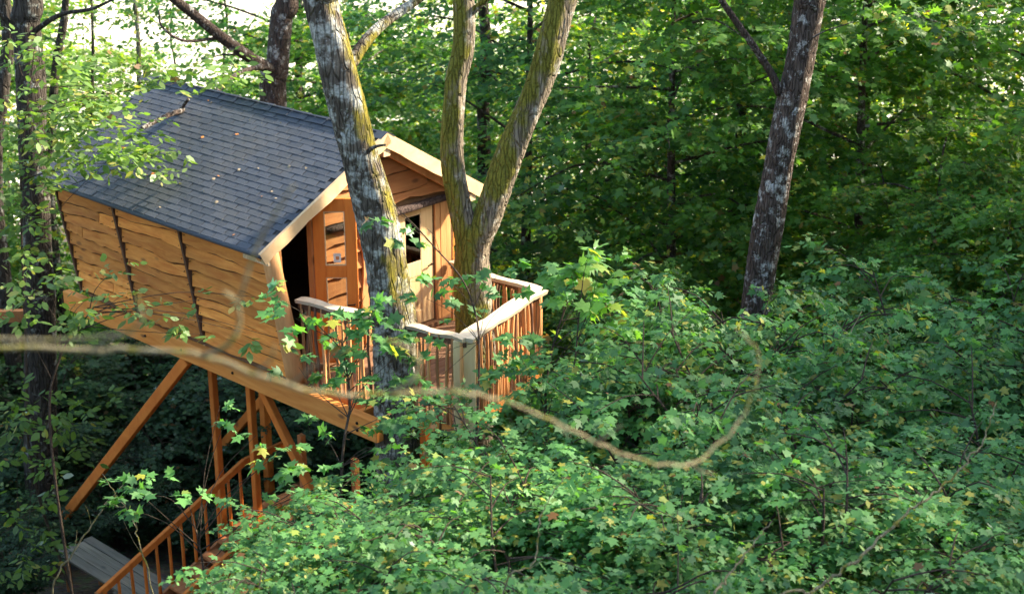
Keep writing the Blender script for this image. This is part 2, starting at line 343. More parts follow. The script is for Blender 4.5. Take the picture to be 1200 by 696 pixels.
sheet('forest_floor', xs, ys, M_floor, lambda Y: -2.0*np.clip((Y-84)/6, 0, 1))
sheet('meadow', np.linspace(-400, 400, 120), np.linspace(80, 900, 120), M_meadow, .06)


# ------------------------------------------------------------------ the tree house
K = 6.8                                               # eave height above the house's base
house = empty('tree_house', W(0, 0, -K), YAW)
tag(house, 'small timber tree house with dark shingled gable roof and railed deck among trunks', 'tree house')
class HB(MB):                                         # works in house coordinates (across, back, height from eave)
    def mesh(s, name, m, smooth=False):
        s.v = [(x, y, z+K) for x, y, z in s.v]; return MB.mesh(s, name, m, smooth)
    def prism(s, poly, y0, y1):                       # (across, height) polygon between two depths
        n = len(poly); return s.add([(a, y0, z) for a, z in poly]+[(a, y1, z) for a, z in poly],
            [tuple(range(n)), tuple(range(n, 2*n))[::-1]]+[(i, n+i, n+(i+1) % n, (i+1) % n) for i in range(n)])
WL, WR, RZ, RB = 2.208, 1.831, 1.145, 5.30
def roof_z(a): return RZ*(1+a/WL) if a < 0 else RZ+(.045-RZ)*a/WR
FZ = -1.93                                            # floor level
def wall_a(v): return -1.68-.30*v/1.9                  # the side wall leans outwards
# side wall: backing and three bays of waney-edged boards
def side_pt(s, v, t): return (wall_a(v)-t, s, FZ+v)
m = HB(); q = [side_pt(s, v, 0) for s in (.12, 5.17) for v in (0, 1.93)]; q += [(a+.06, b, z) for a, b, z in q]
m.add(q, [(0, 1, 3, 2), (4, 6, 7, 5), (0, 4, 5, 1), (2, 3, 7, 6), (1, 5, 7, 3), (0, 2, 6, 4)]); side_wall = m.build('side_wall', M_inside, house)
def waney(pt, s0, s1, vt, vb, n=10, wav=.026, lo=.004, hi=.068, bark=.026):
    m = HB(); ph = rng.random(3)*6.28; fr = rng.uniform(1.4, 3.4, 2)
    tl = rng.normal(0, .014)
    for i in range(n+1):
        s = s0+(s1-s0)*i/n; wv = wav*(math.sin(fr[0]*s+ph[0])+.6*math.sin(fr[1]*1.9*s+ph[1])+.22*rng.normal())+tl*(s-s0)
        bk = bark*rng.uniform(.45, 1.5)
        for v, t in ((vt, 0), (vt, lo), (vb+wv+bk, hi), (vb+wv-.008, hi*.45), (vb+wv, 0)): m.v.append(pt(s, v, t))
        if i:
            k = 5*i; m.f += [(k-5+j, k-5+(j+1) % 5, k+(j+1) % 5, k+j) for j in range(5)]
    m.f += [(4, 3, 2, 1, 0), tuple(5*n+j for j in range(5))]; m.n = n
    return m
def put_waney(m, md, parent):
    o = m.build('plank', md, parent); o.data.materials.append(M_wane)
    for i in range(m.n): o.data.polygons[5*i+2].material_index = 1; o.data.polygons[5*i+3].material_index = 1
    return o
for s0, s1 in ((.17, 2.015), (2.105, 3.615), (3.715, 5.15)):
    v = 0
    while v < 1.86:
        h = rng.uniform(.16, .245); top = min(v+h+.04, 1.90)
        if v+h > 1.75: top = 1.90; h = 1.9-v
        if rng.random() < .22:
            c = rng.uniform(s0+.4, s1-.4)
            for e0, e1 in ((s0, c-.004), (c+.004, s1)): put_waney(waney(side_pt, e0, e1, top, v-.012), M_plank, side_wall)
        else:
            put_waney(waney(side_pt, s0, s1, top, v-.012), M_plank, side_wall)
        v += h
m = HB()
for s_ in (.22, 1.97, 2.15, 3.57, 3.76, 5.1):
    for v in np.arange(.1, 1.85, .2):
        c = np.array(side_pt(s_+rng.normal(0, .01), v, .034)); m.tube([c, c-np.array([.03, 0, 0])], [.007, .007], 6)
tag(m.build('nail_heads', M_iron, side_wall), kind='stuff')
# posts and battens of the side wall
for b in (2.06, 3.665, 5.19):
    m = HB(); q = [side_pt(b+db, v, t) for v in (0, 1.9) for db, t in ((-.028, 0), (.028, 0), (.022, .074), (-.022, .074))]
    m.add(q, [(0, 1, 2, 3), (7, 6, 5, 4), (0, 4, 5, 1), (1, 5, 6, 2), (2, 6, 7, 3), (3, 7, 4, 0)]); m.build('batten', M_stickbark, side_wall)
m = HB(); m.tube(spline([(-2.02, .06, -.06), (-1.86, .05, -1.0), (-1.70, .05, -1.96)], 10), [.115, .125, .135], 14, .03)
o = m.build('corner_post', M_vert, house, True)
# other walls
m = HB(); m.add([(1.50, .3, FZ), (1.50, 5.17, FZ), (1.60, 5.17, .1), (1.60, .3, .1), (1.44, .3, FZ), (1.44, 5.17, FZ), (1.54, 5.17, .1), (1.54, .3, .1)],
      [(0, 1, 2, 3), (7, 6, 5, 4), (0, 4, 5, 1), (1, 5, 6, 2), (2, 6, 7, 3), (3, 7, 4, 0)]); far_wall = m.build('far_wall', M_inside, house)
def far_pt(s, v, t): return (1.505+.1*v/2.0+t, s, FZ+v)
for i in range(9): put_waney(waney(far_pt, .3, 5.17, i*.21+.25, i*.21-.012), M_plank, far_wall)
m = HB(); m.prism([(-1.62, FZ), (1.44, FZ), (1.54, .1), (0, RZ-.12), (-1.94, .0)], 5.08, 5.14); back_wall = m.build('back_wall', M_inside, house)
def back_pt(s, v, t): return (s, 5.145+t, FZ+v)
for i in range(13):
    z = FZ+i*.22; top = z+.25
    al, ar = (-1.68-.3*(top-FZ)/1.9, 1.5) if top < 0 else (-WL*(1-(top+.08)/RZ), WR*(1-(top+.08)/RZ))
    if ar-al > .3: put_waney(waney(back_pt, al, ar, i*.22+.25, i*.22), M_plank, back_wall)
m = HB(); m.box(-1.7, 1.5, .2, 5.07, FZ-.06, FZ); m.build('floor', M_inside, house)
# front wall, set back under the gable: doorway, boarded middle, glazed leaf, vertical boards
FB = .30
m = HB()
m.prism([(-1.10, FZ), (.34, FZ), (.34, -.10), (-1.10, -.10)], FB, FB+.06)
m.prism([(1.17, FZ), (1.50, FZ), (1.58, -.10), (1.17, -.10)], FB, FB+.06)
m.prism([(-1.10, -.097), (1.58, -.097), (1.60, .06), (0, RZ-.10), (-1.10, roof_z(-1.10)-.10)], FB, FB+.06)
front_wall = m.build('front_wall', M_inside, house)
def front_pt(s, v, t): return (s, FB-.001-t, FZ+v)
v = 0; top_of = -FZ-.12
while v < top_of-.05:
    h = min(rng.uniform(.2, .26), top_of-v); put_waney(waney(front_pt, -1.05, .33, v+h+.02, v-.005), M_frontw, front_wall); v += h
z = .0
for h in (.20, .23, .25, .30):
    top = z+h
    al, ar = max(-1.05, -WL*(1-(top+.09)/RZ)), WR*(1-(top+.09)/RZ)
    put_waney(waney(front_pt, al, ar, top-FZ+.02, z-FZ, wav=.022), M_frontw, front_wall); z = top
m = HB(); m.tube(spline([(-.95, FB-.07, -.05), (.3, FB-.08, -.075), (1.62, FB-.07, -.07)], 12), [.055, .062, .05], 9, .08); m.build('lintel_log', M_barklog, house, True)
for a0, a1, t in ((1.175, 1.27, .03), (1.28, 1.39, .036), (1.40, 1.49, .03)):
    m = HB(); m.box(a0, a1, FB-t, FB, FZ, -.12); m.build('board', M_vert, front_wall)
# waney jamb board beside the trunk
m = HB(); n = 9
for i in range(n+1):
    z = FZ+(i/n)*(1.80); e = .03*math.sin(i*1.3)+.02*math.sin(i*2.9+1)
    for a, b in ((-.30+e, FB-.085), (-.03+.02*math.sin(i*.9), FB-.085), (-.03, FB-.045), (-.30+e, FB-.045)): m.v.append((a, b, z))
    if i: k = 4*i; m.f += [(k-4+j, k-4+(j+1) % 4, k+(j+1) % 4, k+j) for j in range(4)]
m.f += [(3, 2, 1, 0), (4*n, 4*n+1, 4*n+2, 4*n+3)]; m.build('jamb_board', M_vert, house)
m = HB(); m.bar((-1.66, FB, FZ), (-1.72, FB, -.02), .07, .09, (0, 1, 0)); m.bar((-1.125, FB+.01, FZ), (-1.125, FB+.01, .42), .05, .1, (0, 1, 0)); m.build('door_frame', M_vert, house)
# doors: local frame x along the leaf, y out, z up
def door(name, hinge, ang, wd, ht, md, lockside, label, sw, g0, g1, p0, p1, name_low=False):
    m = MB()
    m.box(0, sw, -.02, .02, 0, ht); m.box(wd-sw, wd, -.02, .02, 0, ht)
    for z0, z1 in ((0, g0), (g1, p0), (p1, ht)): m.box(sw+.001, wd-sw-.001, -.018, .018, z0, z1)
    me = m.mesh(name, md); d = bpy.data.objects.new(name, me); link(d, house)
    d.location = (hinge[0], hinge[1], hinge[2]+K); d.rotation_euler = (0, 0, ang)
    bv = d.modifiers.new('bevel', 'BEVEL'); bv.width = .004; bv.segments = 1
    tag(d, label)
    if name_low: MB().box(sw+.002, wd-sw-.002, -.003, .003, g0+.002, g1-.002).build('window_pane', M_glass, d)
    else: MB().box(sw+.002, wd-sw-.002, -.007, .007, g0+.002, g1-.002).build('panel', md, d)
    for z0, z1 in ((g0, g1), (p0, p1)):
        m = MB(); e = .012
        for sg in (-1, 1):
            y0, y1 = sorted((sg*.008, sg*.0165))
            m.box(sw+.001, sw+e, y0, y1, z0+.001, z1-.001); m.box(wd-sw-e, wd-sw-.001, y0, y1, z0+.001, z1-.001)
            m.box(sw+e+.0005, wd-sw-e-.0005, y0, y1, z0+.001, z0+e); m.box(sw+e+.0005, wd-sw-e-.0005, y0, y1, z1-e, z1-.001)
        m.build('glazing_bead', M_cut, d)
    MB().box(sw+.002, wd-sw-.002, -.003, .003, p0+.002, p1-.002).build('window_pane', M_glass, d)
    x = wd if lockside else 0
    MB().box(x+.0006, x+.004, -.011, .011, .74, 1.0).build('lock_plate', M_iron, d)
    m = MB(); m.bar((wd-.05, -.022, .87), (wd-.05, -.06, .87), .014, .014, (1, 0, 0)); m.bar((wd-.05, -.06, .87), (wd-.15, -.062, .865), .014, .016); m.build('handle', M_iron, d)
    return d
dl = door('door', (-1.13, FB-.05, FZ+.02), -R(47), .58, 2.36, M_door, True, 'orange half-glazed door standing open', .15, .22, 1.25, 1.42, 2.18, True)
n_ = MB().box(.26, .36, -.0075, -.0045, 1.46, 1.59).build('paper_note', M_paper, dl)
m = MB(); m.box(.29, .335, -.0092, -.0082, 1.50, 1.55); m.build('print', M_ink, n_)
door('door', (.36, FB+.02, FZ+.02), 0, .79, 1.82, M_door2, True, 'pale closed door with one upper window pane', .235, .2, .76, .96, 1.68)
# roof
m = HB(); m.prism([(-WL, 0), (0, RZ), (WR, .045), (WR, -.035), (0, RZ-.085), (-WL, -.08)], .004, RB)
roof = m.build('roof', plain('roof_underlay', (.05, .045, .04), .9), house); tag(roof, 'steep roof laid with dark blue-grey felt shingles')
sl = math.hypot(WL, RZ); rows, cols = 23, 21
exp_, tw = (sl+.03)/rows, (RB+.06)/cols
th = math.atan2(RZ, WL)
def shingle_mesh(i):
    m = MB(); wv = tw-.013; hh = exp_*1.35; t = .0042
    e = [rng.uniform(-.004, .004) for _ in range(4)]
    m.add([(-wv/2, e[0], 0), (wv/2, e[1], 0), (wv/2, hh, 0), (-wv/2, hh, 0), (-wv/2+.003, e[0]+.002, t), (wv/2-.003, e[1]+.002, t), (wv/2, hh, t*.5), (-wv/2, hh, t*.5)],
          [(0,3,2,1),(4,5,6,7),(0,1,5,4),(1,2,6,5),(2,3,7,6),(3,0,4,7)])
    return m.mesh('shingle', M_roof)
SM = [shingle_mesh(i) for i in range(5)]
todo = []
for r in range(rows):
    off = (r % 2)*.5+rng.uniform(-.04, .04)
    for c in range(-1, cols+1):
        b = (c+.5+off)*tw-.02
        if b-tw/2 < -.05 or b+tw/2 > RB+.06: 
            if not (b > 0 and b < RB): continue
            b = min(max(b, tw/2-.03), RB+.03-tw/2)
        todo.append((r, b))
def shingle_matrix(r, b, side=-1):
    s = (r*exp_)-.03
    lift = .016+.0035*rng.random()
    a = -WL+s*math.cos(th); z = s*math.sin(th)
    nrm = Vector((-math.sin(th), 0, math.cos(th))); up = Vector((math.cos(th), 0, math.sin(th)))
    up2 = (up-nrm*.028).normalized(); n2 = (nrm+up*.028).normalized(); xx = up2.cross(n2)
    M = Matrix((xx, up2, n2)).transposed().to_4x4(); M.translation = Vector((a, b, z+K))+nrm*lift
    return M @ Matrix.Rotation(rng.normal(0, .008), 4, 'Z')
todo.sort(key=lambda t: (t[1]*.9 + t[0]*.06))          # those nearest the front eave show largest
for r, b in todo[:300]:
    o = bpy.data.objects.new('shingle', SM[int(rng.integers(5))]); link(o, roof); o.matrix_local = shingle_matrix(r, b)
m = MB()
def add_mesh(m, me, M):
    m.add([M @ v.co for v in me.vertices], [tuple(p.vertices) for p in me.polygons])
for r, b in todo[300:]: add_mesh(m, SM[int(rng.integers(5))], shingle_matrix(r, b))
th2 = math.atan2(RZ-.045, WR); sl2 = math.hypot(RZ-.045, WR)
for r in range(int(sl2/exp_)+1):                       # the far slope
    for c in range(cols):
        b = (c+.5+(r % 2)*.5)*tw
        if b > RB: continue
        s = r*exp_-.02; up = Vector((-math.cos(th2), 0, math.sin(th2))); nr = Vector((math.sin(th2), 0, math.cos(th2)))
        up2 = (up-nr*.055).normalized(); n2 = (nr+up*.055).normalized(); xx = up2.cross(n2)
        M = Matrix((xx, up2, n2)).transposed().to_4x4(); M.translation = Vector((WR-s*math.cos(th2), b, .045+s*math.sin(th2)+K))+nr*.016
        add_mesh(m, SM[r % 5], M)
o = m.build('shingle', M_roof, roof); tag(o, kind='stuff')
for i in range(14):                                    # ridge caps
    b = .2+i*.40-.05
    m = HB(); k = .0015*(i % 2); x = .13
    m.add([(-x, b-.2, RZ-.058+.035), (0, b-.2, RZ+.052), (x, b-.2, RZ-.066+.035), (x, b+.24, RZ-.066+.022), (0, b+.24, RZ+.038), (-x, b+.24, RZ-.058+.022)], [(0, 1, 4, 5), (1, 2, 3, 4)])
    o = m.build('ridge_cap', M_roof, roof); s = o.modifiers.new('solid', 'SOLIDIFY'); s.thickness = .01
# rounded felt edge along the low eave
m = HB(); m.tube(spline([(-WL-.018, -.03, -.028), (-WL-.02, 2.5, -.036), (-WL-.018, RB+.03, -.026)], 20), [.036]*2, 8, .05); m.build('eave_edge', M_roof, roof, True)
# bargeboards with a waney lower edge
def barge(a0, z0, a1, z1, b0, b1, wd, wav, md, name='bargeboard', n=12):
    m = HB(); L_ = math.hypot(a1-a0, z1-z0); ux, uz = (a1-a0)/L_, (z1-z0)/L_; nx, nz = (uz, -ux) if ux > 0 else (-uz, ux)
    for i in range(n+1):
        t = i/n; w_ = wd+wav*(math.sin(i*1.1)+.7*math.sin(i*2.3+1)+.6*rng.normal()); a, z = a0+(a1-a0)*t, z0+(z1-z0)*t
        for k, b in ((0, b0), (w_, b0), (w_, b1), (0, b1)): m.v.append((a+nx*k, b, z+nz*k))
        if i: k = 4*i; m.f += [(k-4+j, k-4+(j+1) % 4, k+(j+1) % 4, k+j) for j in range(4)]
    m.f += [(3, 2, 1, 0), (4*n, 4*n+1, 4*n+2, 4*n+3)]; return m.build(name, md, house)
barge(-WL-.05, .005, -.004, RZ+.04, -.045, 0, .165, .009, M_barge)
barge(WR+.06, .05, .004, RZ+.036, -.045, 0, .19, .004, M_barge)
barge(-WL+.05, -.09, -.03, RZ-.13, .12, .2, .12, 0, M_vert, 'rafter', 3)
barge(WR-.05, -.06, .03, RZ-.13, .12, .2, .12, 0, M_vert, 'rafter', 3)
for a, z in ((-2.06, -.135), (1.66, -.09), (.0, RZ-.24)):
    m = HB(); m.box(a-.06, a+.06, -.02, .5, z-.055, z+.055); m.build('purlin', M_cut, house)
# frame below
for a, b0 in ((-1.76, -1.66), (1.30, -1.5)):
    m = HB(); m.bar((a, b0, -2.13), (a, 5.62, -2.15), .13, .30); o = m.build('floor_beam', M_beam, house, bevel=.012)
for b in (-1.2, .3, 1.9, 3.5, 4.8):
    m = HB(); m.box(-1.688, 1.22, b-.04, b+.04, -2.22, -2.002); m.build('joist', M_beam, house)
# deck
rail_l0, rail_c, rail_r, rail_h = (-1.66, -.02, -.75), (-1.17, -2.62, -.75), (.95, -1.98, -.83), (1.44, .22, -1.06)
def lerp(p, q, t): return tuple(np.array(p)+(np.array(q)-np.array(p))*t)
m = HB(); DF = FZ-.035
for p, q_ in ((rail_l0, rail_c), (rail_c, rail_r), (rail_r, rail_h)):
    m.bar((p[0], p[1], DF-.10), (q_[0], q_[1], DF-.10), .05, .14)
deck = m.build('deck', M_beam, house)
b = .12
while b > -2.6:
    b1 = b-.13
    def lim(bb):
        lo = rail_l0[0]+(rail_c[0]-rail_l0[0])*(bb-rail_l0[1])/(rail_c[1]-rail_l0[1])
        if bb < rail_r[1]: hi = rail_c[0]+(rail_r[0]-rail_c[0])*(bb-rail_c[1])/(rail_r[1]-rail_c[1])
        else: hi = rail_r[0]+(rail_h[0]-rail_r[0])*(bb-rail_r[1])/(rail_h[1]-rail_r[1])
        return lo, hi
    (l0, h0), (l1, h1) = lim(b), lim(b1)
    if h1-l1 > .1:
        m = HB(); m.add([(l0, b, DF), (h0, b, DF), (h1, b1, DF), (l1, b1, DF), (l0, b, DF-.028), (h0, b, DF-.028), (h1, b1, DF-.028), (l1, b1, DF-.028)],
            [(0,3,2,1),(4,5,6,7),(0,1,5,4),(1,2,6,5),(2,3,7,6),(3,0,4,7)]); m.build('deck_board', M_deckb, deck)
    b -= .138
def handrail(p, q_, wd, th_, bow=.03):
    mid = np.array(lerp(p, q_, .5)); d = np.array(q_)-np.array(p); sd_ = np.array([-d[1], d[0], 0])/np.linalg.norm(d)
    P = spline([p, mid+sd_*bow-np.array([0, 0, .01]), q_], 12); m = HB()
    for i, c in enumerate(P):
        w_ = wd*(1+.10*math.sin(i*1.2)+.06*math.sin(i*2.7))
        for sx, dz in ((-.5, 0), (.5, 0), (.42, -th_), (-.42, -th_)): m.v.append(c+sd_*sx*w_+np.array([0, 0, dz+.012*math.sin(i*.9)]))
        if i: k = 4*i; m.f += [(k-4+j, k-4+(j+1) % 4, k+(j+1) % 4, k+j) for j in range(4)]
    k = 4*(len(P)-1); m.f += [(3, 2, 1, 0), (k, k+1, k+2, k+3)]
    return m.build('handrail', M_rail, house)
STK = []
for i in range(10):
    m = MB(); r = rng.uniform(.016, .034); k = .02
    m.tube(spline([(rng.normal(0, k*.3), rng.normal(0, k*.3), 0), (rng.normal(0, k), rng.normal(0, k), .35), (rng.normal(0, k), rng.normal(0, k), .7), (0, 0, 1)], 6), [r*1.1, r, r*.8], 6, .06)
    STK.append(m.mesh('baluster', M_stickbark if i % 5 == 0 else M_stick, True))
def balusters(p, q_, rail, gap=.095):
    L_ = math.dist(p[:2], q_[:2]); t = .05
    while t < L_-.03:
        P = lerp(p, q_, t/L_); z0 = DF-.16
        o = bpy.data.objects.new('baluster', STK[int(rng.integers(10))]); link(o, rail)
        o.location = (P[0]+rng.normal(0, .012), P[1], z0+K); o.scale = (1, 1, P[2]-.03-z0); o.rotation_euler = (rng.normal(0, .012), rng.normal(0, .012), rng.random()*6.28)
        t += gap*rng.uniform(.7, 1.3)
segs = [(rail_l0, lerp(rail_l0, rail_c, .455), .15, .05), (lerp(rail_l0, rail_c, .66), rail_c, .13, .05), (rail_c, rail_r, .24, .055), (rail_r, rail_h, .13, .055)]
for p, q_, wd, th_ in segs:
    h = handrail(p, q_, wd, th_); balusters(p, q_, h, .068)
    m = HB(); zo = np.array([0, 0, -.10]); m.bar(np.array(p)+zo, np.array(q_)+zo, .03, .06); m.build('rail_batten', M_stickbark, h)
m = HB(); m.bar((rail_c[0]+.02, rail_c[1]+.03, DF-.45), (rail_c[0]+.02, rail_c[1]+.03, rail_c[2]-.05), .28, .06, (.73, .68, 0)); m.build('corner_board', M_corner, house, bevel=.01)
m = HB(); m.tube(spline([(rail_r[0]-.02, rail_r[1]+.03, DF-.3), (rail_r[0]-.0, rail_r[1]+.03, -1.4), (rail_r[0]-.01, rail_r[1]+.03, rail_r[2]-.04)], 8), [.062, .055, .055], 9, .05); m.build('rail_post', M_vert, house, True)
# braces
for p, q_, wd in (((-1.76, 2.47, -2.30), (-1.76, 6.42, -6.30), .17), ((-1.50, 1.2, -2.28), (-1.42, -1.25, -5.6), .15), ((1.30, 2.47, -2.30), (1.3, 6.3, -6.2), .15)):
    m = HB(); m.bar(p, q_, .10, wd, (0, 1, 0) if False else (0, .7, .7)); m.build('brace', M_brace, house, bevel=.01)
m = HB(); pL, pR = at(-70, 372, 24.6)-HO, at(60, 369, 24.4)-HO; m.bar((pR@AX, pR@AY, pR[2]), (pL@AX, pL@AY, pL[2]), .12, .2); m.build('tie_beam', M_stair, house)
for a, b in ((-1.42, 2.36), (-1.42, 1.47)):
    g = W(a, b, 0); zg = float(ground(g[0], g[1]))-HO[2]-.15
    m = HB(); m.bar((a, b, -2.02), (a, b, zg), .10, .10, (0, 1, 0)); m.build('support_post', M_brace, house, bevel=.008)
for a, b in ((1.2, .6), (1.2, 4.6)):
    g = W(a, b, 0); zg = float(ground(g[0], g[1]))-HO[2]-.15
    m = HB(); m.bar((a, b, -2.2), (a, b, zg), .13, .13, (0, 1, 0)); m.build('support_post', M_brace, house)

# ------------------------------------------------------------------ stair and boardwalk under the house
stair = empty('staircase', W(0, 0, -K), YAW); tag(stair, 'brown timber stair with slim balusters climbing under the tree house', 'staircase')
def zt(a): return -5.80+.415*(a+3.84)
for b in (.86, 1.84):
    m = HB(); m.bar((-4.0, b, zt(-4.0)-.12), (-1.3, b, zt(-1.3)-.12), .05, .24); m.build('stringer', M_stair, stair)
a = -3.9
while a < -1.4:
    m = HB(); m.box(a-.14, a+.14, .89, 1.81, zt(a)-.03, zt(a)+.01); m.build('tread', M_stair, stair); a += .30
for b, p, q_ in ((1.84, (-3.95, 1.84, -4.98), (-1.32, 1.84, -3.88)), (.86, (-3.9, .86, -5.22), (-1.45, .86, -4.23))):
    m = HB(); m.bar(p, q_, .07, .10)
    if b > 1: m.bar((-1.318, 1.84, -3.88), (-.5, 1.84, -3.86), .07, .09)
    h = m.build('handrail', M_brace, stair, bevel=.008)
    for i in range(12):
        P = lerp(p, q_, (i+.5)/12); m = HB(); m.tube(spline([(P[0], b, zt(P[0])-.1), (P[0]+.01, b+.01, (zt(P[0])+P[2])/2), (P[0], b, P[2]-.04)], 5), [.026, .024, .022], 7, .03); m.build('baluster', M_brace, h, True)
for i in range(7):
    m = HB(); y = .7+i*.19; m.box(-1.38, -.1, y, y+.18, -4.83, -4.79); m.build('landing_board', M_stair, stair)
for a, b in ((-1.3, .72), (-.15, .72), (-.15, 1.95)):
    g = W(a, b, 0); zg = float(ground(g[0], g[1]))-HO[2]-.1
    m = HB(); m.bar((a, b, -3.9), (a, b, zg), .09, .09, (0, 1, 0)); m.build('newel_post', M_stair, stair)
for a in (-3.95,):
    for b in (.86, 1.84):
        g = W(a, b, 0); zg = float(ground(g[0], g[1]))-HO[2]-.1
        m = HB(); m.bar((a, b, zt(a)+.9), (a, b, zg), .08, .08, (0, 1, 0)); m.build('newel_post', M_stair, stair)
zwk = -6.05
def on_z(u, v, z):
    d = ray(u, v); o = np.array([0, 0, CAMZ]); t = (HO[2]+z-CAMZ)/d[2]; P = o+d*t-HO; return np.array([P@AX, P@AY, z])
c0, c1 = on_z(64, 646, zwk), on_z(106, 628, zwk)
walk = empty('boardwalk', W(0, 0, -K), YAW); tag(walk, 'weathered grey plank boardwalk leading to the foot of the stair', 'boardwalk')
a0, a1, bs = min(c0[0], c1[0]), max(c0[0], c1[0])+.02, (c0[1]+c1[1])/2
n = 4; wd = (a1-a0)/n
for i in range(n):
    m = HB(); e = rng.normal(0, .03)
    m.box(a0+i*wd+.006, a0+(i+1)*wd-.006, bs-3.6, bs+e, zwk-.045+rng.uniform(-.006, .006), zwk+rng.uniform(-.006, .006)); m.build('plank', M_greyw, walk, bevel=.006)
for b in (bs-.25, bs-1.7, bs-3.2):
    m = HB(); m.box(a0-.02, a1+.02, b-.04, b+.04, zwk-.16, zwk-.055); m.build('bearer', M_greyw, walk)
    for a in (a0+.06, a1-.06):
        g = W(a, b, 0); zg = float(ground(g[0], g[1]))-HO[2]-.15
        m = HB(); m.bar((a, b, zwk-.16), (a, b, min(zg, zwk-.4)), .07, .07, (0, 1, 0)); m.build('leg', M_stair, walk)

# ------------------------------------------------------------------ trees
def leaf_objects(parent, meshes, pos, d, n, size, inv=None):
    x, y, z = leaf_frames(d, n)
    for i in range(len(pos)):
        o = bpy.data.objects.new('leaf', meshes[i % len(meshes)]); link(o, parent)
        M = Matrix(np.column_stack([x[i], y[i], z[i]]).tolist()).to_4x4() @ Matrix.Scale(float(size[i]), 4)
        M.translation = Vector(pos[i]); o.matrix_local = M
def single_leaf(tmpl, m, name='leaf'):
    me = bpy.data.meshes.new(name); me.from_pydata(tmpl.tolist(), [], [tuple(range(len(tmpl)))]); me.materials.append(m); me.update(); return me
ML = [single_leaf(MAPLE*np.array([a, 1, b]), M_leaf_obj) for a, b in ((1, 1), (.85, 2.0), (1.1, .3))]
MT = [single_leaf(MAPLE*np.array([a, 1, b]), M_leaf_tip) for a, b in ((1, 1), (.85, 2.0), (1.1, .3))]
LL = [single_leaf(OVAL*np.array([a, 1, b]), M_leaf_left_obj) for a, b in ((1, 1), (1.2, 2.0), (1.1, .3))]
def trunk_path(pix, depth, base_xy=None, top=None):
    P = [at(u, v, Y) for (u, v), Y in zip(pix, depth)]
    P = P[::-1] if P[0][2] > P[-1][2] else P
    b = P[0]; bx = b[:2] if base_xy is None else np.array(base_xy)
    g = float(ground(bx[0], bx[1]))-.15
    if top is not None: P.append(np.array(top, float))
    return [np.array([bx[0], bx[1], g])] + P
def crown_over(tree, centre, r, n, tm, size, m, per=9):
    org = []
    while len(org) < n:
        p = rng.uniform(-1, 1, 3)
        if .2 < np.linalg.norm(p) < 1: org.append(np.array(centre)+p*np.array(r))
    org = np.array(org); d = org-np.array(centre); d[:, 2] *= .2; d += rng.normal(0, .5, d.shape)
    p, l, nn, s = twig_leaves(org-np.array(tree.location), d, rng.uniform(.4, .8, n), per, size)
    o = link(bpy.data.objects.new('crown', leaf_mesh('crown', tm, p, l, nn, s, m)), tree); tag(o, kind='stuff'); return o
def hero(name, label, stems, m, limbs=(), sides=30, cat='tree', rough=.10):
    base = stems[0][0][0]; t = empty(name, base); tag(t, label, cat); mb = MB()
    for path, rad in stems:
        L_ = sum(np.linalg.norm(np.array(path[i+1])-path[i]) for i in range(len(path)-1))
        mb.tube(spline(path, max(8, int(L_/.09)))-base, rad, sides, rough)
    tr = mb.build('trunk', m, t, True)
    for path, rad in limbs:
        l_ = MB().tube(spline(path, max(6, 6*len(path)))-base, rad, 8, .08).build('branch', m, t, True)
    return t
# grey lichened trunk standing through the deck's side rail
p1 = trunk_path([(366, -60), (374, 0), (393, 70), (424, 190), (445, 270), (459, 360), (463, 420), (466, 505)], [18.2]*8, (-1.60, 18.25), top=(-3.6, 18.6, 15.6))
t1 = hero('deck_tree', 'thick leaning trunk with grey lichen and yellow moss through the deck side rail', [(p1, [.31, .29, .275, .265, .245, .23, .225, .215, .20, .15])], M_bark_grey,
     [([at(404, 85, 18.2), at(440, 36, 18.6), at(500, -8, 19.2), at(560, -60, 20)], [.085, .07, .055, .03]), ([at(430, 178, 18.1), at(440, 172, 17.9), at(452, 170, 17.75)], [.03, .022, .012])])
crown_over(t1, (-3.6, 18.8, 16.2), (3.0, 3.0, 2.0), 120, OVAL, .15, M_leaf_bg2)
# forked mossy trunk rising out of the deck
fb = W(.42, -1.12, -1.9)
low = trunk_path([(553, 300), (556, 390), (557, 430)], [19.75]*3, (fb[0]-.1, fb[1]))
stemL = low + [at(540, 245, 19.75), at(530, 180, 19.75), at(533, 100, 19.75), at(543, 0, 19.75), np.array([-1.0, 19.6, 14.6])]
stemR = low + [at(573, 250, 19.7), at(598, 180, 19.7), at(634, 90, 19.7), at(660, 0, 19.7), np.array([1.9, 19.9, 15.2])]
t2 = hero('forked_tree', 'mossy forked trunk rising in a V out of the railed deck', [(stemL, [.31, .29, .27, .20, .155, .15, .148, .145, .11]), (stemR, [.30, .28, .26, .225, .20, .19, .185, .18, .13])], M_bark_moss,
     [([at(546, 20, 19.75), at(575, -5, 19.6), at(610, -40, 19.4)], [.05, .04, .02])])
crown_over(t2, (.6, 20, 16.0), (3.2, 3.0, 2.0), 120, OVAL, .15, M_leaf_bg2)
# brown trunk to the right of the deck
p3 = trunk_path([(958, -40), (950, 0), (938, 70), (915, 180), (897, 280), (886, 370), (880, 450)], [19]*7, (3.0, 19.05), top=(4.6, 19.4, 15.5))
t3 = hero('brown_tree', 'dark brown flaking trunk flecked with pale lichen, apart from the deck, in leafy scrub', [(p3, [.24, .205, .19, .19, .185, .19, .19, .185, .13])], M_bark_brown,
     [([at(914, 110, 19), at(903, 85, 18.9), at(880, 50, 18.8), at(842, -5, 18.6), at(815, -60, 18.4)], [.06, .05, .045, .04, .03]), ([at(934, 62, 18.9), at(960, 40, 18.7), at(1000, 26, 18.6)], [.014, .01, .005])])
crown_over(t3, (4.6, 19.6, 16.2), (2.8, 3.0, 1.8), 110, OVAL, .15, M_leaf_bg2)
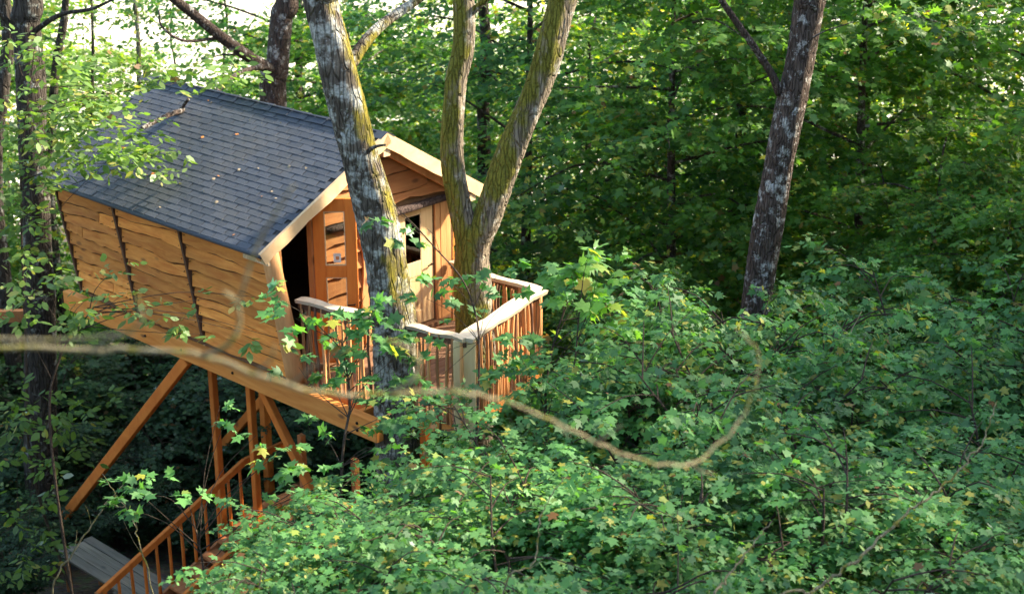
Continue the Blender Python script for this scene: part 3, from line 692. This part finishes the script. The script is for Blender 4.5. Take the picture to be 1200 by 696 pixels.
# tree that carries the rear of the house
p4 = trunk_path([(24, -40), (30, 30), (36, 110), (43, 260), (48, 420), (49, 590)], [23.9]*6, (-8.1, 24.0), top=(-8.6, 24.2, 15))
t4 = hero('rear_tree', 'ivy-hung dark trunk behind the rear corner of the tree house', [(p4, [.34, .27, .25, .24, .225, .215, .205, .15])], M_bark_dark,
     [([at(36, 40, 23.9), at(70, 18, 23.6), at(110, 10, 23.2), at(150, -10, 23)], [.045, .035, .025, .012]), ([at(28, 60, 23.9), at(8, 25, 23.8), at(-8, 10, 23.6)], [.06, .05, .03])])
crown_over(t4, (-8.6, 24.2, 15.4), (2.8, 2.8, 1.8), 150, OVAL, .15, M_leaf_bg2)
# trunk behind the ridge with the limbs that hang over the roof
p5 = trunk_path([(334, -30), (330, 20), (325, 80), (320, 150)], [28]*4, None, top=(-4.6, 28, 14.8))
t5 = hero('ridge_tree', 'upright grey trunk behind the roof ridge with dark limbs hanging over the shingles', [(p5, [.30, .26, .22, .21, .20, .13])], M_bark_brown,
     [([at(322, 84, 28), at(300, 72, 27.4), at(265, 48, 27), at(228, 18, 26.6), at(196, -8, 26.2), at(160, -50, 26)], [.12, .11, .10, .09, .08, .06]),
      ([at(318, 78, 27.9), at(290, 82, 26.5), at(262, 98, 25), at(250, 117, 24), at(226, 127, 23), at(200, 134, 22.2), at(166, 151, 21.6)], [.05, .045, .04, .04, .045, .04, .03]),
      ([at(210, 131, 22.6), at(221, 116, 22.5)], [.03, .022]),
      ([at(255, 45, 26.9), at(215, 48, 26.5), at(190, 32, 26.3), at(186, 12, 26.2)], [.03, .025, .02, .012]),
      ([at(300, 68, 27.3), at(268, 64, 27), at(235, 70, 26.8)], [.02, .016, .01])])
crown_over(t5, (-4.4, 28, 14.8), (2.8, 2.8, 1.8), 200, OVAL, .15, M_leaf_bg2)

# slender stems of the open wood beyond the roof
def slender(pix, Y, r, m, label, n=60):
    p = trunk_path(pix, [Y]*len(pix)); top = p[-1]+(p[-1]-p[-2])/np.linalg.norm(p[-1]-p[-2])*3.5
    t = hero('slender_tree', label, [(p+[top], [r*1.3, r, r*.9, r*.6])], m, sides=8, rough=.05)
    tag(t, group='slender trees behind the tree house')
    crown_over(t, p[-2]*.5+p[-1]*.5, (1.3, 1.0, 2.4), n, OVAL, .13, M_leaf_left, 8)
slender([(78, -10), (74, 30), (66, 75), (62, 130), (60, 250)], 29, .085, M_bark_dark, 'slender dark crooked tree beside the ivy-hung rear trunk', 90)
slender([(107, -10), (109, 60), (108, 120), (108, 250)], 31, .035, M_bark_dark, 'very thin straight dark sapling beyond the rear of the roof', 90)
slender([(157, -10), (162, 50), (163, 110), (165, 220)], 32, .055, M_bark_grey, 'thin pale grey tree beyond the rear of the roof', 70)
slender([(262, -10), (266, 30), (262, 80), (264, 200)], 36, .03, M_bark_dark, 'thin leafy sapling in the bright gap above the roof', 12)
slender([(205, -10), (200, 40), (206, 90), (204, 200)], 38, .03, M_bark_dark, 'thin sapling between the pale grey tree and the bright gap', 22)
slender([(4, -10), (10, 50), (2, 110), (-4, 250)], 27, .13, M_bark_dark, 'dark trunk half hidden beside the ivy-hung rear trunk', 50)
slender([(565, -10), (570, 60), (566, 120), (568, 220)], 31, .14, M_bark_dark, 'shaded trunk standing behind the mossy fork', 60)

# ---- procedural broadleaf trees of the wood
def gen_tree(h, cb, rad, limbs_n, twigs, per, tm, ls, lm, bm, up=.25, shape_p=.6):
    lean = rng.normal(0, .35, 2)
    tp = spline([(0, 0, -.2), (lean[0]*.2, lean[1]*.2, h*.33), (lean[0]*.7, lean[1]*.7, h*.66), (lean[0], lean[1], h)], 14)
    mb = MB(); mb.tube(tp, [.11*h/10, .09*h/10, .06*h/10, .02], 9, .06)
    O, D, Ln = [], [], []
    for i in range(limbs_n):
        f = (i+rng.random()*.8)/limbs_n; z = cb+(h-cb)*f; az = i*2.4+rng.normal(0, .4)
        ln = rad*(.35+.65*math.sin(math.pi*min(1, .22+.78*f))**shape_p)*rng.uniform(.65, 1.2)
        b = np.array([np.interp(z, tp[:, 2], tp[:, 0]), np.interp(z, tp[:, 2], tp[:, 1]), z]); u = np.array([math.cos(az), math.sin(az), 0])
        e = b+u*ln+np.array([0, 0, ln*up*rng.uniform(.2, 1.6)]); mdl = (b+e)/2+np.array([0, 0, ln*.10])+rng.normal(0, .12, 3)
        P = spline([b, mdl, e], 8); mb.tube(P, [.026*h/10, .017*h/10, .005], 5, 0, False)
        k = twigs; t = rng.random(k)**.75*.95+.05; c = np.column_stack([np.interp(t, np.linspace(0, 1, 8), P[:, j]) for j in range(3)])
        lat = np.array([-u[1], u[0], 0]); s = rng.normal(0, 1, k)
        wdt = ln*.34*(1-.45*t)
        O.append(c+lat*(s*wdt)[:, None]+np.column_stack([rng.normal(0, .1, k), rng.normal(0, .1, k), rng.normal(0, .16, k)-.05*np.abs(s)]))
        D.append(u[None]*(.6+.4*t)[:, None]+lat*(s*.6)[:, None]+rng.normal(0, .35, (k, 3))*np.array([1, 1, .4])); Ln.append(rng.uniform(.4, .8, k))
    O, D, Ln = np.vstack(O), np.vstack(D), np.concatenate(Ln)
    p, d, n, s = twig_leaves(O, D, Ln, per, ls)
    return mb.mesh('trunk', bm, True), leaf_mesh('crown', tm, p, d, n, s, lm)
PROTO = [gen_tree(13, 1.2, 3.6, 36, 84, 9, DIAM, .135, M_leaf_bg, M_bark_dark),
         gen_tree(12, 1.0, 3.2, 36, 58, 9, OVAL, .150, M_leaf_bg2, M_bark_brown),
         gen_tree(14, 1.6, 4.0, 38, 60, 9, DIAM, .165, M_leaf_bg, M_bark_dark, up=.4),
         gen_tree(11, .7, 3.4, 36, 92, 9, MAPLE, .118, M_leaf_bg3, M_bark_brown, up=.1),
         gen_tree(12.5, 1.0, 3.6, 36, 58, 9, DIAM, .16, M_leaf_bg2, M_bark_dark, up=.2)]
def put_tree(i, x, y, s, rz, name, label, cat, group, dz=0):
    t = empty(name, (x, y, float(ground(x, y))-.1+dz), rz); t.scale = (s, s, s*rng.uniform(.92, 1.1)); tag(t, label, cat, group)
    link(bpy.data.objects.new('trunk', PROTO[i][0]), t); o = link(bpy.data.objects.new('crown', PROTO[i][1]), t); tag(o, kind='stuff'); return t
KIND = ['dark green layered broadleaf tree in the dense wood behind the scrub', 'light green leafy tree in the dense wood behind the scrub', 'tall dark spreading tree in the dense wood behind the scrub',
        'low broad-leaved maple in the dense wood behind the scrub', 'fresh yellow-green tree in the dense wood behind the scrub']
SPOT = [(3.2, 27, 3), (6.8, 26, 3), (10.2, 27.5, 3), (.2, 29.5, 0), (5.0, 31, 2), (9.0, 32, 3), (12.6, 31, 4), (-2.6, 32.5, 3), (1.8, 34.5, 4), (-5.2, 36, 0), (11.5, 38, 4), (15.2, 36, 4),
        (3.6, 41, 0), (-5.6, 43, 4), (8.8, 44, 1), (18, 43, 4), (5.2, 49, 4), (12.5, 51, 4), (-5.5, 50, 4), (20, 52, 1), (0, 52, 1), (17, 60, 4), (8.5, 60, 4), (-1.5, 63, 4), (25, 62, 4), (4.5, 70, 1), (14, 72, 4), (23, 74, 1), (-6.5, 70, 1), (30, 70, 4), (-2, 41, 3),
        (-11.5, 31, 3), (-13.5, 39, 4), (-12.5, 46, 1)]
for x, y, i in SPOT:
    put_tree(i, x+rng.normal(0, .4), y+rng.normal(0, .4), rng.uniform(.9, 1.12), rng.random()*6.28, 'broadleaf_tree', KIND[i], 'tree', 'broadleaf trees of the dense wood, kind %s' % ['dark', 'light', 'tall', 'maple', 'fresh'][i])
for x, y, i, s in ((-6.3, 30.5, 3, .45), (-4.2, 28.5, 3, .5), (-10.5, 28.8, 3, .5), (-2.2, 26.5, 3, .42), (-12, 27, 0, .5)):
    put_tree(i, x, y, s, rng.random()*6.28, 'young_tree', 'low young tree in the hollow behind and below the tree house', 'tree', 'young trees in the hollow behind the tree house')
for x, y, s, lab in ((5.4, 22.4, .56, 'small maple tree standing behind the flaking brown trunk'), (7.6, 21.6, .60, 'small maple tree between the scrub and the dense wood'), (9.0, 23.4, .66, 'small maple tree between the scrub and the dense wood'), (6.8, 24.0, .70, 'small maple tree between the scrub and the dense wood'), (2.0, 23.0, .48, 'small maple tree in the gap between the deck and the brown trunk')):
    put_tree(3, x, y, s, rng.random()*6.28, 'small_maple', lab, 'tree', 'small maples between the scrub and the wood')
# the wood goes on beside the slope, beyond the frame: it shades the scrub
for x, y, i, s in ((13.5, 19, 2, 1.05), (11.5, 13, 0, .95), (17, 25, 4, 1.1), (16, 11, 2, 1.1), (10.5, 21.5, 3, 1.1), (9.8, 16.5, 0, .85), (-12.5, 17, 4, .9)):
    put_tree(i, x, y, s, rng.random()*6.28, 'slope_tree', 'broadleaf tree on the steep bank beside the scrub', 'tree', 'trees on the bank beside the scrub')

# ---- maple scrub on the bank below the camera
def gen_shrub(h, spread, stems, lat, twigs, per, ls):
    mb = MB(); O, D, Ln = [], [], []
    for i in range(stems):
        az = i*2.4+rng.normal(0, .3); u = np.array([math.cos(az), math.sin(az), 0]); hh = h*rng.uniform(.6, 1.02); sp = spread*rng.uniform(.35, 1)
        P = spline([(0, 0, -.2), u*sp*.25+np.array([0, 0, hh*.4]), u*sp*.65+np.array([0, 0, hh*.8])+rng.normal(0, .08, 3), u*sp+np.array([0, 0, hh])], 12); mb.tube(P, [.03, .02, .007], 6, .05, False)
        for j in range(lat):
            t = .22+.78*(j+rng.random())/lat; b = np.array([np.interp(t, np.linspace(0, 1, 12), P[:, k]) for k in range(3)])
            a2 = az+rng.uniform(-2.2, 2.2); v = np.array([math.cos(a2), math.sin(a2), 0]); ln = rng.uniform(.4, 1.0)*spread*.55
            e = b+v*ln+np.array([0, 0, ln*rng.uniform(-.05, .45)]); Q = spline([b, (b+e)/2+np.array([0, 0, .08]), e], 5); mb.tube(Q, [.010, .004], 4, 0, False)
            k = twigs; tt = rng.random(k)*.85+.15; c = b+(e-b)*tt[:, None]; lt = np.array([-v[1], v[0], 0]); s = rng.normal(0, 1, k)
            O.append(c+lt*(s*.10*ln)[:, None]+rng.normal(0, .05, (k, 3))); D.append(v[None]*.7+lt*(s*.8)[:, None]+rng.normal(0, .25, (k, 3))*np.array([1, 1, .5])); Ln.append(rng.uniform(.22, .5, k))
    O, D, Ln = np.vstack(O), np.vstack(D), np.concatenate(Ln)
    p, d, n, s = twig_leaves(O, D, Ln, per, ls, tilt=.38)
    out = p[:, 2]+.4*np.linalg.norm(p[:, :2], axis=1)+rng.normal(0, .5, len(p)); big = np.argsort(-out-(s*6))[:1500]; pick = rng.choice(big, 110, replace=False)
    keep = np.ones(len(p), bool); keep[pick] = False
    other = np.repeat(rng.random(len(O)) < .2, per); k2 = keep & other; keep &= ~other
    return mb.mesh('stems', M_twig, True), (leaf_mesh('foliage', MAPLE, p[keep], d[keep], n[keep], s[keep], M_leaf_shrub), leaf_mesh('foliage', OVAL, p[k2], d[k2], n[k2], s[k2]*.85, M_leaf_mix)), (p[pick], d[pick], n[pick], s[pick])
SHRUB = [gen_shrub(3.0, 1.5, 10, 13, 12, 8, .081), gen_shrub(3.6, 1.7, 11, 14, 12, 8, .084), gen_shrub(2.6, 1.6, 10, 13, 12, 8, .08), gen_shrub(4.4, 1.7, 11, 15, 11, 8, .09)]
def put_shrub(i, u, v, Y, s, label, grp='maple shrubs of the bank'):
    top = at(u, v, Y); g = float(ground(top[0], top[1])); hh = [3.0, 3.6, 2.6, 4.4][i]
    k = (top[2]-g)/hh
    if not .35 < k < 1.6: print('SHRUB height', u, v, Y, round(top[2]-g, 2))
    t = empty('maple_shrub', (top[0], top[1], g-.05), rng.random()*6.28); t.scale = (s, s, max(.35, k)); tag(t, label, 'shrub', grp)
    link(bpy.data.objects.new('stems', SHRUB[i][0]), t); [tag(link(bpy.data.objects.new('foliage', q_), t), kind='stuff') for q_ in SHRUB[i][1]]
    leaf_objects(t, ML, *SHRUB[i][2])
SPEC = {(400, 660): 'small maple shrub beside the foot of the stair rail', (440, 610): 'maple shrub between the stair and the lichened trunk', (575, 545): 'maple shrub below the pale corner board of the deck',
        (660, 480): 'maple shrub hugging the right corner of the deck railing', (890, 420): 'tall maple shrub before the base of the flaking brown trunk', (930, 365): 'maple shrub right against the flaking brown trunk', (820, 360): 'tall maple shrub between the deck and the flaking brown trunk'}
RANK = ['low maple shrub in the foremost rank of scrub on the bank', 'maple shrub in the middle rank of scrub on the bank', 'tall maple shrub in the rear rank of scrub at the wood edge']
for i, u, v, Y, s in ((2, 395, 660, 11, .65), (0, 440, 610, 11.5, .85), (1, 520, 590, 12.2, .9), (2, 620, 600, 11.2, .9), (0, 730, 580, 11.8, .95), (1, 850, 570, 12, .95), (2, 960, 590, 11.3, .95), (0, 1080, 590, 12, 1), (1, 1200, 600, 12, 1),
                     (1, 420, 588, 13.6, .8), (0, 575, 545, 13.8, .8), (3, 680, 480, 14.2, .9), (1, 790, 430, 14.3, .95), (3, 890, 420, 14.5, 1), (0, 1000, 470, 14, 1), (3, 1110, 480, 14.6, 1), (1, 1210, 470, 14.4, 1),
                     (3, 660, 480, 16, .7), (3, 820, 360, 16.6, .9), (1, 930, 365, 16.8, 1), (3, 1030, 375, 17, .95), (3, 1140, 345, 17.2, 1.1), (3, 760, 400, 17.6, .8), (3, 1230, 330, 18, 1.1)):
    k = 0 if Y < 12.8 else 1 if Y < 15.5 else 2
    put_shrub(i, u, v, Y, s, SPEC.get((u, v), RANK[k]), 'maple shrubs, %s rank of the scrub' % ['foremost', 'middle', 'rear'][k])

for i, x, y, k in ((1, -8.9, 26.4, .9), (3, -7.2, 27.6, .8), (0, -6.0, 25.6, .8), (3, -4.9, 27.2, .9), (1, -3.6, 25.8, .9), (1, -10.6, 27.2, 1), (3, -9.6, 29.4, .9), (3, -6.4, 29.6, .9), (0, -5.1, 24.2, .6), (2, -7.9, 25.0, .6), (3, -2.4, 28, .9), (2, -9.9, 24.6, .8), (2, -8.6, 22.2, .5), (0, -7.7, 20.6, .42), (2, -9.0, 20.6, .5), (2, -6.9, 23.9, .5)):
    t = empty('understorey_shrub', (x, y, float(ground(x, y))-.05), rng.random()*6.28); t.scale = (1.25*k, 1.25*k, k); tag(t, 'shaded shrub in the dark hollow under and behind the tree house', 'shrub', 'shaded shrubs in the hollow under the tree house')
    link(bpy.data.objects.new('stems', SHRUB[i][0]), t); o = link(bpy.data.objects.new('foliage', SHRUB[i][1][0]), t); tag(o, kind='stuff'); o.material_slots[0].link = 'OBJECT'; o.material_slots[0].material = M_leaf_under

# ---- saplings whose sprays hang before the house, leaf by leaf
def sapling(name, label, base, stem, targets, ls, meshes, fol_m, tm, twig_m=M_twig, per=6, r0=.022, cat='sapling', group=None):
    bx, by = base; b = np.array([bx, by, float(ground(bx, by))-.1]); t = empty(name, b); tag(t, label, cat, group)
    S = [b]+[at(*p) for p in stem]; P = spline(S, 10*len(S)); MB().tube(P-b, [r0, r0*.75, r0*.35], 7, .06).build('stem', twig_m, t, True)
    O, D, Ln = [], [], []
    for u, v, Y, rpx, n in targets:
        c = at(u, v, Y); j = int(np.argmin(np.linalg.norm(P-c-np.array([0, 0, -.35]), axis=1))); j = max(int(len(P)*.35), j-int(rng.integers(0, 9))); e = c
        Q = spline([P[j], (P[j]+e)/2+np.array([0, 0, .06])+rng.normal(0, .04, 3), e], 7); MB().tube(Q-b, [r0*.35, r0*.2, .0025], 5, 0, False).build('twig', twig_m, t, True)
        k = max(1, round(n/per)); rm = rpx*Y/F*1.05
        off = rng.normal(0, .5, (k, 3))*rm*np.array([1, 1, .6]); O.append(c-b+off); dd = off+rng.normal(0, .4, (k, 3))*rm; dd[:, 2] *= .3; D.append(dd+1e-3); Ln.append(np.full(k, max(.12, rm*.7)))
    p, d, n, s = twig_leaves(np.vstack(O), np.vstack(D), np.concatenate(Ln), per, ls, tilt=.5)
    idx = rng.permutation(len(p)); a, c = idx[:300], idx[300:]
    leaf_objects(t, meshes, p[a], d[a], n[a], s[a])
    if len(c): o = link(bpy.data.objects.new('foliage', leaf_mesh('foliage', tm, p[c], d[c], n[c], s[c], fol_m)), t); tag(o, kind='stuff')
    return t
sapling('maple_sapling', 'maple sapling spraying leaves across the left deck railing', (-2.1, 15.6), [(400, 560, 15.8), (410, 470, 16.2), (400, 400, 16.6)],
    [(345, 372, 16.4, 26, 24), (325, 350, 16.4, 20, 16), (392, 362, 16.6, 26, 20), (378, 398, 16.5, 26, 24), (428, 346, 16.6, 18, 12), (446, 372, 16.5, 24, 24), (470, 395, 16.5, 20, 18), (418, 424, 16.5, 30, 28), (388, 446, 16.4, 26, 20), (350, 430, 16.4, 20, 12), (440, 400, 16.3, 22, 20), (500, 400, 16.6, 18, 12), (370, 490, 16.3, 18, 10), (410, 515, 16.2, 22, 14), (470, 480, 16.3, 26, 22), (440, 440, 16.3, 18, 10), (490, 520, 16.1, 28, 26), (545, 500, 16.1, 24, 20), (460, 530, 16, 26, 22)], .135, ML, M_leaf_shrub, MAPLE)
sapling('maple_sapling', 'thin maple sapling reaching leaves between the mossy fork and the lichened trunk', (-.7, 15.6), [(560, 470, 16), (552, 350, 16.6), (505, 285, 16.9), (462, 240, 17)],
    [(455, 250, 17, 16, 10), (470, 275, 17, 22, 14), (500, 268, 16.9, 14, 6), (520, 328, 16.8, 24, 16), (545, 318, 16.7, 18, 12), (575, 312, 16.7, 20, 10), (592, 302, 16.6, 18, 8), (600, 352, 16.6, 14, 8), (500, 350, 16.8, 22, 14), (480, 330, 16.9, 14, 6), (530, 384, 16.5, 22, 14), (560, 345, 16.6, 14, 8), (515, 420, 16.4, 24, 18), (500, 455, 16.3, 24, 18)], .13, ML, M_leaf_shrub, MAPLE, r0=.014)
sapling('maple_sapling', 'maple sapling with bright tips rising beside the right deck corner', (.6, 16.2), [(640, 520, 16.2), (645, 420, 16.5), (670, 340, 16.8)],
    [(675, 318, 16.8, 26, 34), (700, 338, 16.8, 26, 30), (730, 350, 16.8, 26, 20), (690, 370, 16.7, 34, 34), (590, 425, 16.5, 34, 36), (620, 450, 16.4, 34, 40), (655, 430, 16.5, 30, 36), (580, 480, 16.2, 22, 20), (720, 400, 16.6, 34, 30), (600, 400, 16.6, 24, 20), (760, 370, 16.8, 30, 24)], .135, ML, M_leaf_shrub, MAPLE)
sapling('oak_sapling', 'fresh green young oak spraying leaves over the boarded side wall', (-5.6, 17.2), [(60, 520, 17.6), (70, 420, 17.8), (110, 360, 17.9)],
    [(60, 345, 17.8, 36, 50), (100, 352, 17.8, 34, 60), (145, 345, 17.9, 30, 44), (185, 362, 18, 28, 36), (215, 375, 18, 22, 20), (130, 320, 17.9, 24, 16), (30, 330, 17.8, 30, 40), (240, 350, 18, 16, 10), (238, 392, 18, 18, 14), (288, 390, 17.8, 18, 12), (20, 370, 17.7, 30, 40), (75, 385, 17.8, 24, 24), (300, 348, 17.6, 20, 14), (320, 395, 17.5, 18, 12)], .125, LL, M_leaf_left, OVAL)
sapling('oak_sapling', 'ivy-like leafy young oak hugging the dark rear trunk', (-6.2, 19.4), [(40, 560, 19.6), (30, 400, 20), (25, 200, 20.4), (40, 60, 20.6)],
    [(40, 205, 20.2, 30, 150), (20, 220, 20.2, 36, 108), (38, 255, 20.2, 24, 90), (95, 160, 20.4, 46, 216), (140, 175, 20.6, 40, 198), (30, 150, 20.4, 40, 198), (60, 120, 20.6, 40, 180), (120, 130, 20.8, 40, 162), (160, 190, 20.6, 30, 108), (95, 180, 20.4, 24, 80), (70, 70, 20.8, 34, 126), (20, 60, 20.8, 30, 90), (150, 100, 21, 30, 108), (180, 180, 20.6, 18, 43), (30, 290, 20, 30, 108), (60, 480, 19.6, 30, 108), (90, 500, 19.6, 26, 72), (75, 540, 19.5, 30, 90), (20, 480, 19.6, 30, 108), (20, 600, 19.3, 30, 108), (30, 650, 19.2, 34, 126), (110, 470, 19.8, 18, 36), (10, 540, 19.4, 26, 72), (190, 80, 21.2, 20, 46), (215, 175, 20.8, 12, 14), (200, 95, 21.4, 24, 72), (265, 90, 21.8, 30, 90), (240, 85, 21.8, 24, 72)], .135, LL, M_leaf_left, OVAL)
sapling('maple_sapling', 'low maple sapling spreading leaves before the stair rail', (-3.5, 14.6), [(240, 690, 14.8), (230, 620, 15)],
    [(150, 565, 15, 26, 26), (175, 580, 15, 28, 30), (215, 572, 15, 22, 16), (325, 590, 15, 24, 22), (330, 640, 14.8, 28, 30), (340, 585, 15, 34, 44), (330, 625, 14.8, 30, 40), (130, 590, 15, 18, 12), (265, 490, 15.3, 18, 14), (258, 475, 15.3, 14, 8), (300, 510, 15.2, 18, 14), (310, 545, 15.1, 24, 22), (290, 670, 14.6, 26, 24), (370, 560, 15.1, 30, 36), (420, 555, 15.2, 28, 26), (500, 560, 15.2, 28, 26), (340, 520, 15.2, 18, 12)], .11, ML, M_leaf_shrub, MAPLE)

sapling('maple_sapling', 'light green maple shoot lifting its bright tip above the scrub by the deck', (.9, 15.4), [(672, 500, 15.6), (676, 400, 15.9), (684, 320, 16)],
    [(670, 322, 16, 16, 12), (688, 304, 16, 18, 18), (700, 325, 16, 24, 24), (680, 345, 16, 26, 24), (712, 350, 15.9, 20, 18), (690, 380, 15.8, 24, 18), (735, 335, 15.9, 14, 8)], .155, MT, M_leaf_shrub, MAPLE, r0=.014)

# ---- bare foreground twig, out of focus
fb = np.array([-2.05, 4.3, float(ground(-2.05, 4.3))-.1]); ft = empty('bare_sapling', fb); tag(ft, 'thin leafless mossy sapling with a long curling branch before the scrub', 'sapling')
Yf = 4.3
def kinky(P, a):
    P = P.copy(); n_ = rng.normal(0, a, P.shape); P[2:-2] += n_[2:-2]; return P
st0 = at(-10, 408, Yf)
MB().tube(spline([fb, fb+np.array([.03, 0, 1.2]), np.array([-2.0, 4.3, st0[2]]), np.array([-2.1, 4.35, st0[2]+1.0])], 18)-fb, [.03, .024, .018, .006], 8, .06).build('trunk', M_twig_pale, ft, True)
main = [np.array([-2.0, 4.3, st0[2]-.03])]+[at(u, v, Y) for u, v, Y in ((0, 408, 4.3), (110, 410, 4.3), (200, 411, 4.25), (262, 424, 4.25), (340, 451, 4.25), (400, 463, 4.3), (470, 461, 4.35), (540, 459, 4.4), (592, 470, 4.5), (650, 496, 4.6), (720, 527, 4.7), (790, 546, 4.8), (832, 531, 4.9), (868, 490, 5), (885, 450, 5), (888, 412, 5), (862, 384, 5))]
MB().tube(kinky(spline(main, 90), .0035)-fb, [.0086, .008, .0074, .0069, .0064, .006, .0055, .005, .0043, .0025], 7, .10).build('branch', M_twig_pale, ft, True)
for pts, r in (([(455, 462, 4.33), (482, 446, 4.3), (491, 425, 4.3), (480, 408, 4.28), (452, 398, 4.25)], .0085), ([(235, 418, 4.25), (266, 405, 4.2), (281, 380, 4.2), (276, 352, 4.15), (262, 342, 4.1)], .0075), ([(278, 362, 4.18), (300, 292, 4.1), (322, 252, 4.0), (344, 218, 3.95)], .0055), ([(-20, 396, 4.2), (60, 398, 4.2), (120, 394, 4.15), (165, 380, 4.1), (160, 345, 4.05)], .006), ([(340, 451, 4.25), (372, 426, 4.2), (410, 408, 4.15)], .004), ([(592, 470, 4.5), (606, 452, 4.45)], .004), ([(700, 518, 4.66), (728, 498, 4.6)], .005), ([(110, 410, 4.3), (135, 396, 4.25), (158, 392, 4.2)], .004), ([(300, 437, 4.25), (318, 420, 4.2), (322, 400, 4.15)], .004), ([(520, 459, 4.38), (548, 446, 4.35)], .004), ([(806, 541, 4.85), (822, 552, 4.8), (840, 556, 4.8)], .004), ([(884, 452, 5), (900, 440, 5)], .0035), ([(650, 496, 4.6), (668, 512, 4.55)], .0035)):
    MB().tube(spline([at(*p) for p in pts], 16)-fb, [r*1.05, r*.9, r*.5], 6, .1).build('twig', M_twig_pale, ft, True)

# ---- pale dead stems standing in the scrub
for lab, pts, r in (('long pale dead stem arching through the scrub', [(900, 720, 9.6), (955, 690, 9.8), (1005, 655, 10), (1060, 605, 10.3), (1110, 565, 10.6), (1150, 520, 10.8), (1168, 470, 11)], .011),
                    ('forked yellowish dead twig low in the scrub', [(835, 720, 9.5), (850, 680, 9.7), (880, 640, 9.9), (905, 610, 10)], .009),
                    ('crooked pale dead twig before the shrubs under the deck', [(590, 700, 9.9), (625, 660, 10), (635, 600, 10.2), (660, 560, 10.4)], .007),
                    ('thin pale dead twig above the boardwalk', [(60, 700, 16.2), (90, 640, 16.3), (125, 590, 16.4), (150, 560, 16.5)], .011),
                    ('kinked dead twig crossing the boardwalk', [(180, 705, 15.6), (165, 640, 15.8), (150, 600, 16), (120, 555, 16.2)], .010),
                    ('bleached dead twig poking up between shrubs by the brown trunk', [(965, 470, 15.6), (985, 410, 15.8), (1010, 365, 16)], .012)):
    P = [at(*p) for p in pts]; b = P[0].copy(); b[2] = min(float(ground(b[0], b[1]))-.1, b[2]-.05); t = empty('dead_stem', b); tag(t, lab, 'dead stem')
    Q = spline([b]+P, 10*len(P)); Q[2:-1] += rng.normal(0, r*.9, Q[2:-1].shape)
    MB().tube(Q-b, [r*1.1, r, r*.4], 6, .1).build('stem', M_twig_pale, t, True)
    for j in (.45, .62, .78):
        k = int(j*len(Q)); e = Q[k]+rng.normal(0, .12, 3)+np.array([0, 0, .18]); MB().tube(spline([Q[k], (Q[k]+e)/2+rng.normal(0, .03, 3), e], 5)-b, [r*.45, r*.15], 5, 0, False).build('twig', M_twig_pale, t, True)

# ---- litter lying on the shingles, bolts on the timbers
for i in range(42):
    b = rng.uniform(.3, 4.6); sL = rng.uniform(.1, sl-.2); nr = np.array([-math.sin(th), 0, math.cos(th)])
    P = np.array([-WL+sL*math.cos(th), b, sL*math.sin(th)])+nr*.036; wp = W(*P)
    o = bpy.data.objects.new('fallen_leaf', single_leaf(OVAL*np.array([1, 1, 3.0]) if i % 3 else MAPLE*np.array([1, 1, 2.5]), M_litter if i % 4 else M_deadleaf)); link(o)
    nw = AX*nr[0]+np.array([0, 0, nr[2]]); zq = Vector(nw).to_track_quat('Z', 'Y'); o.rotation_mode = 'QUATERNION'
    from mathutils import Quaternion
    o.rotation_quaternion = zq @ Quaternion((0, 0, 1), rng.random()*6.28); o.location = wp; k = rng.uniform(.035, .085); o.scale = (k, k, k)
    tag(o, 'tiny dry leaf lying on the dark roof shingles', 'leaf', 'dry leaves lying on the roof')
for a, b, z in ((-1.828, -1.3, -2.1), (-1.828, -1.3, -2.2), (-1.828, 1.3, -2.15), (-1.828, 2.5, -2.14), (-1.828, 3.4, -2.16), (-1.828, 4.9, -2.12)):
    m = HB(); m.tube([(a, b, z), (a-.014, b, z)], [.022, .018], 8); m.build('bolt', M_iron, house)
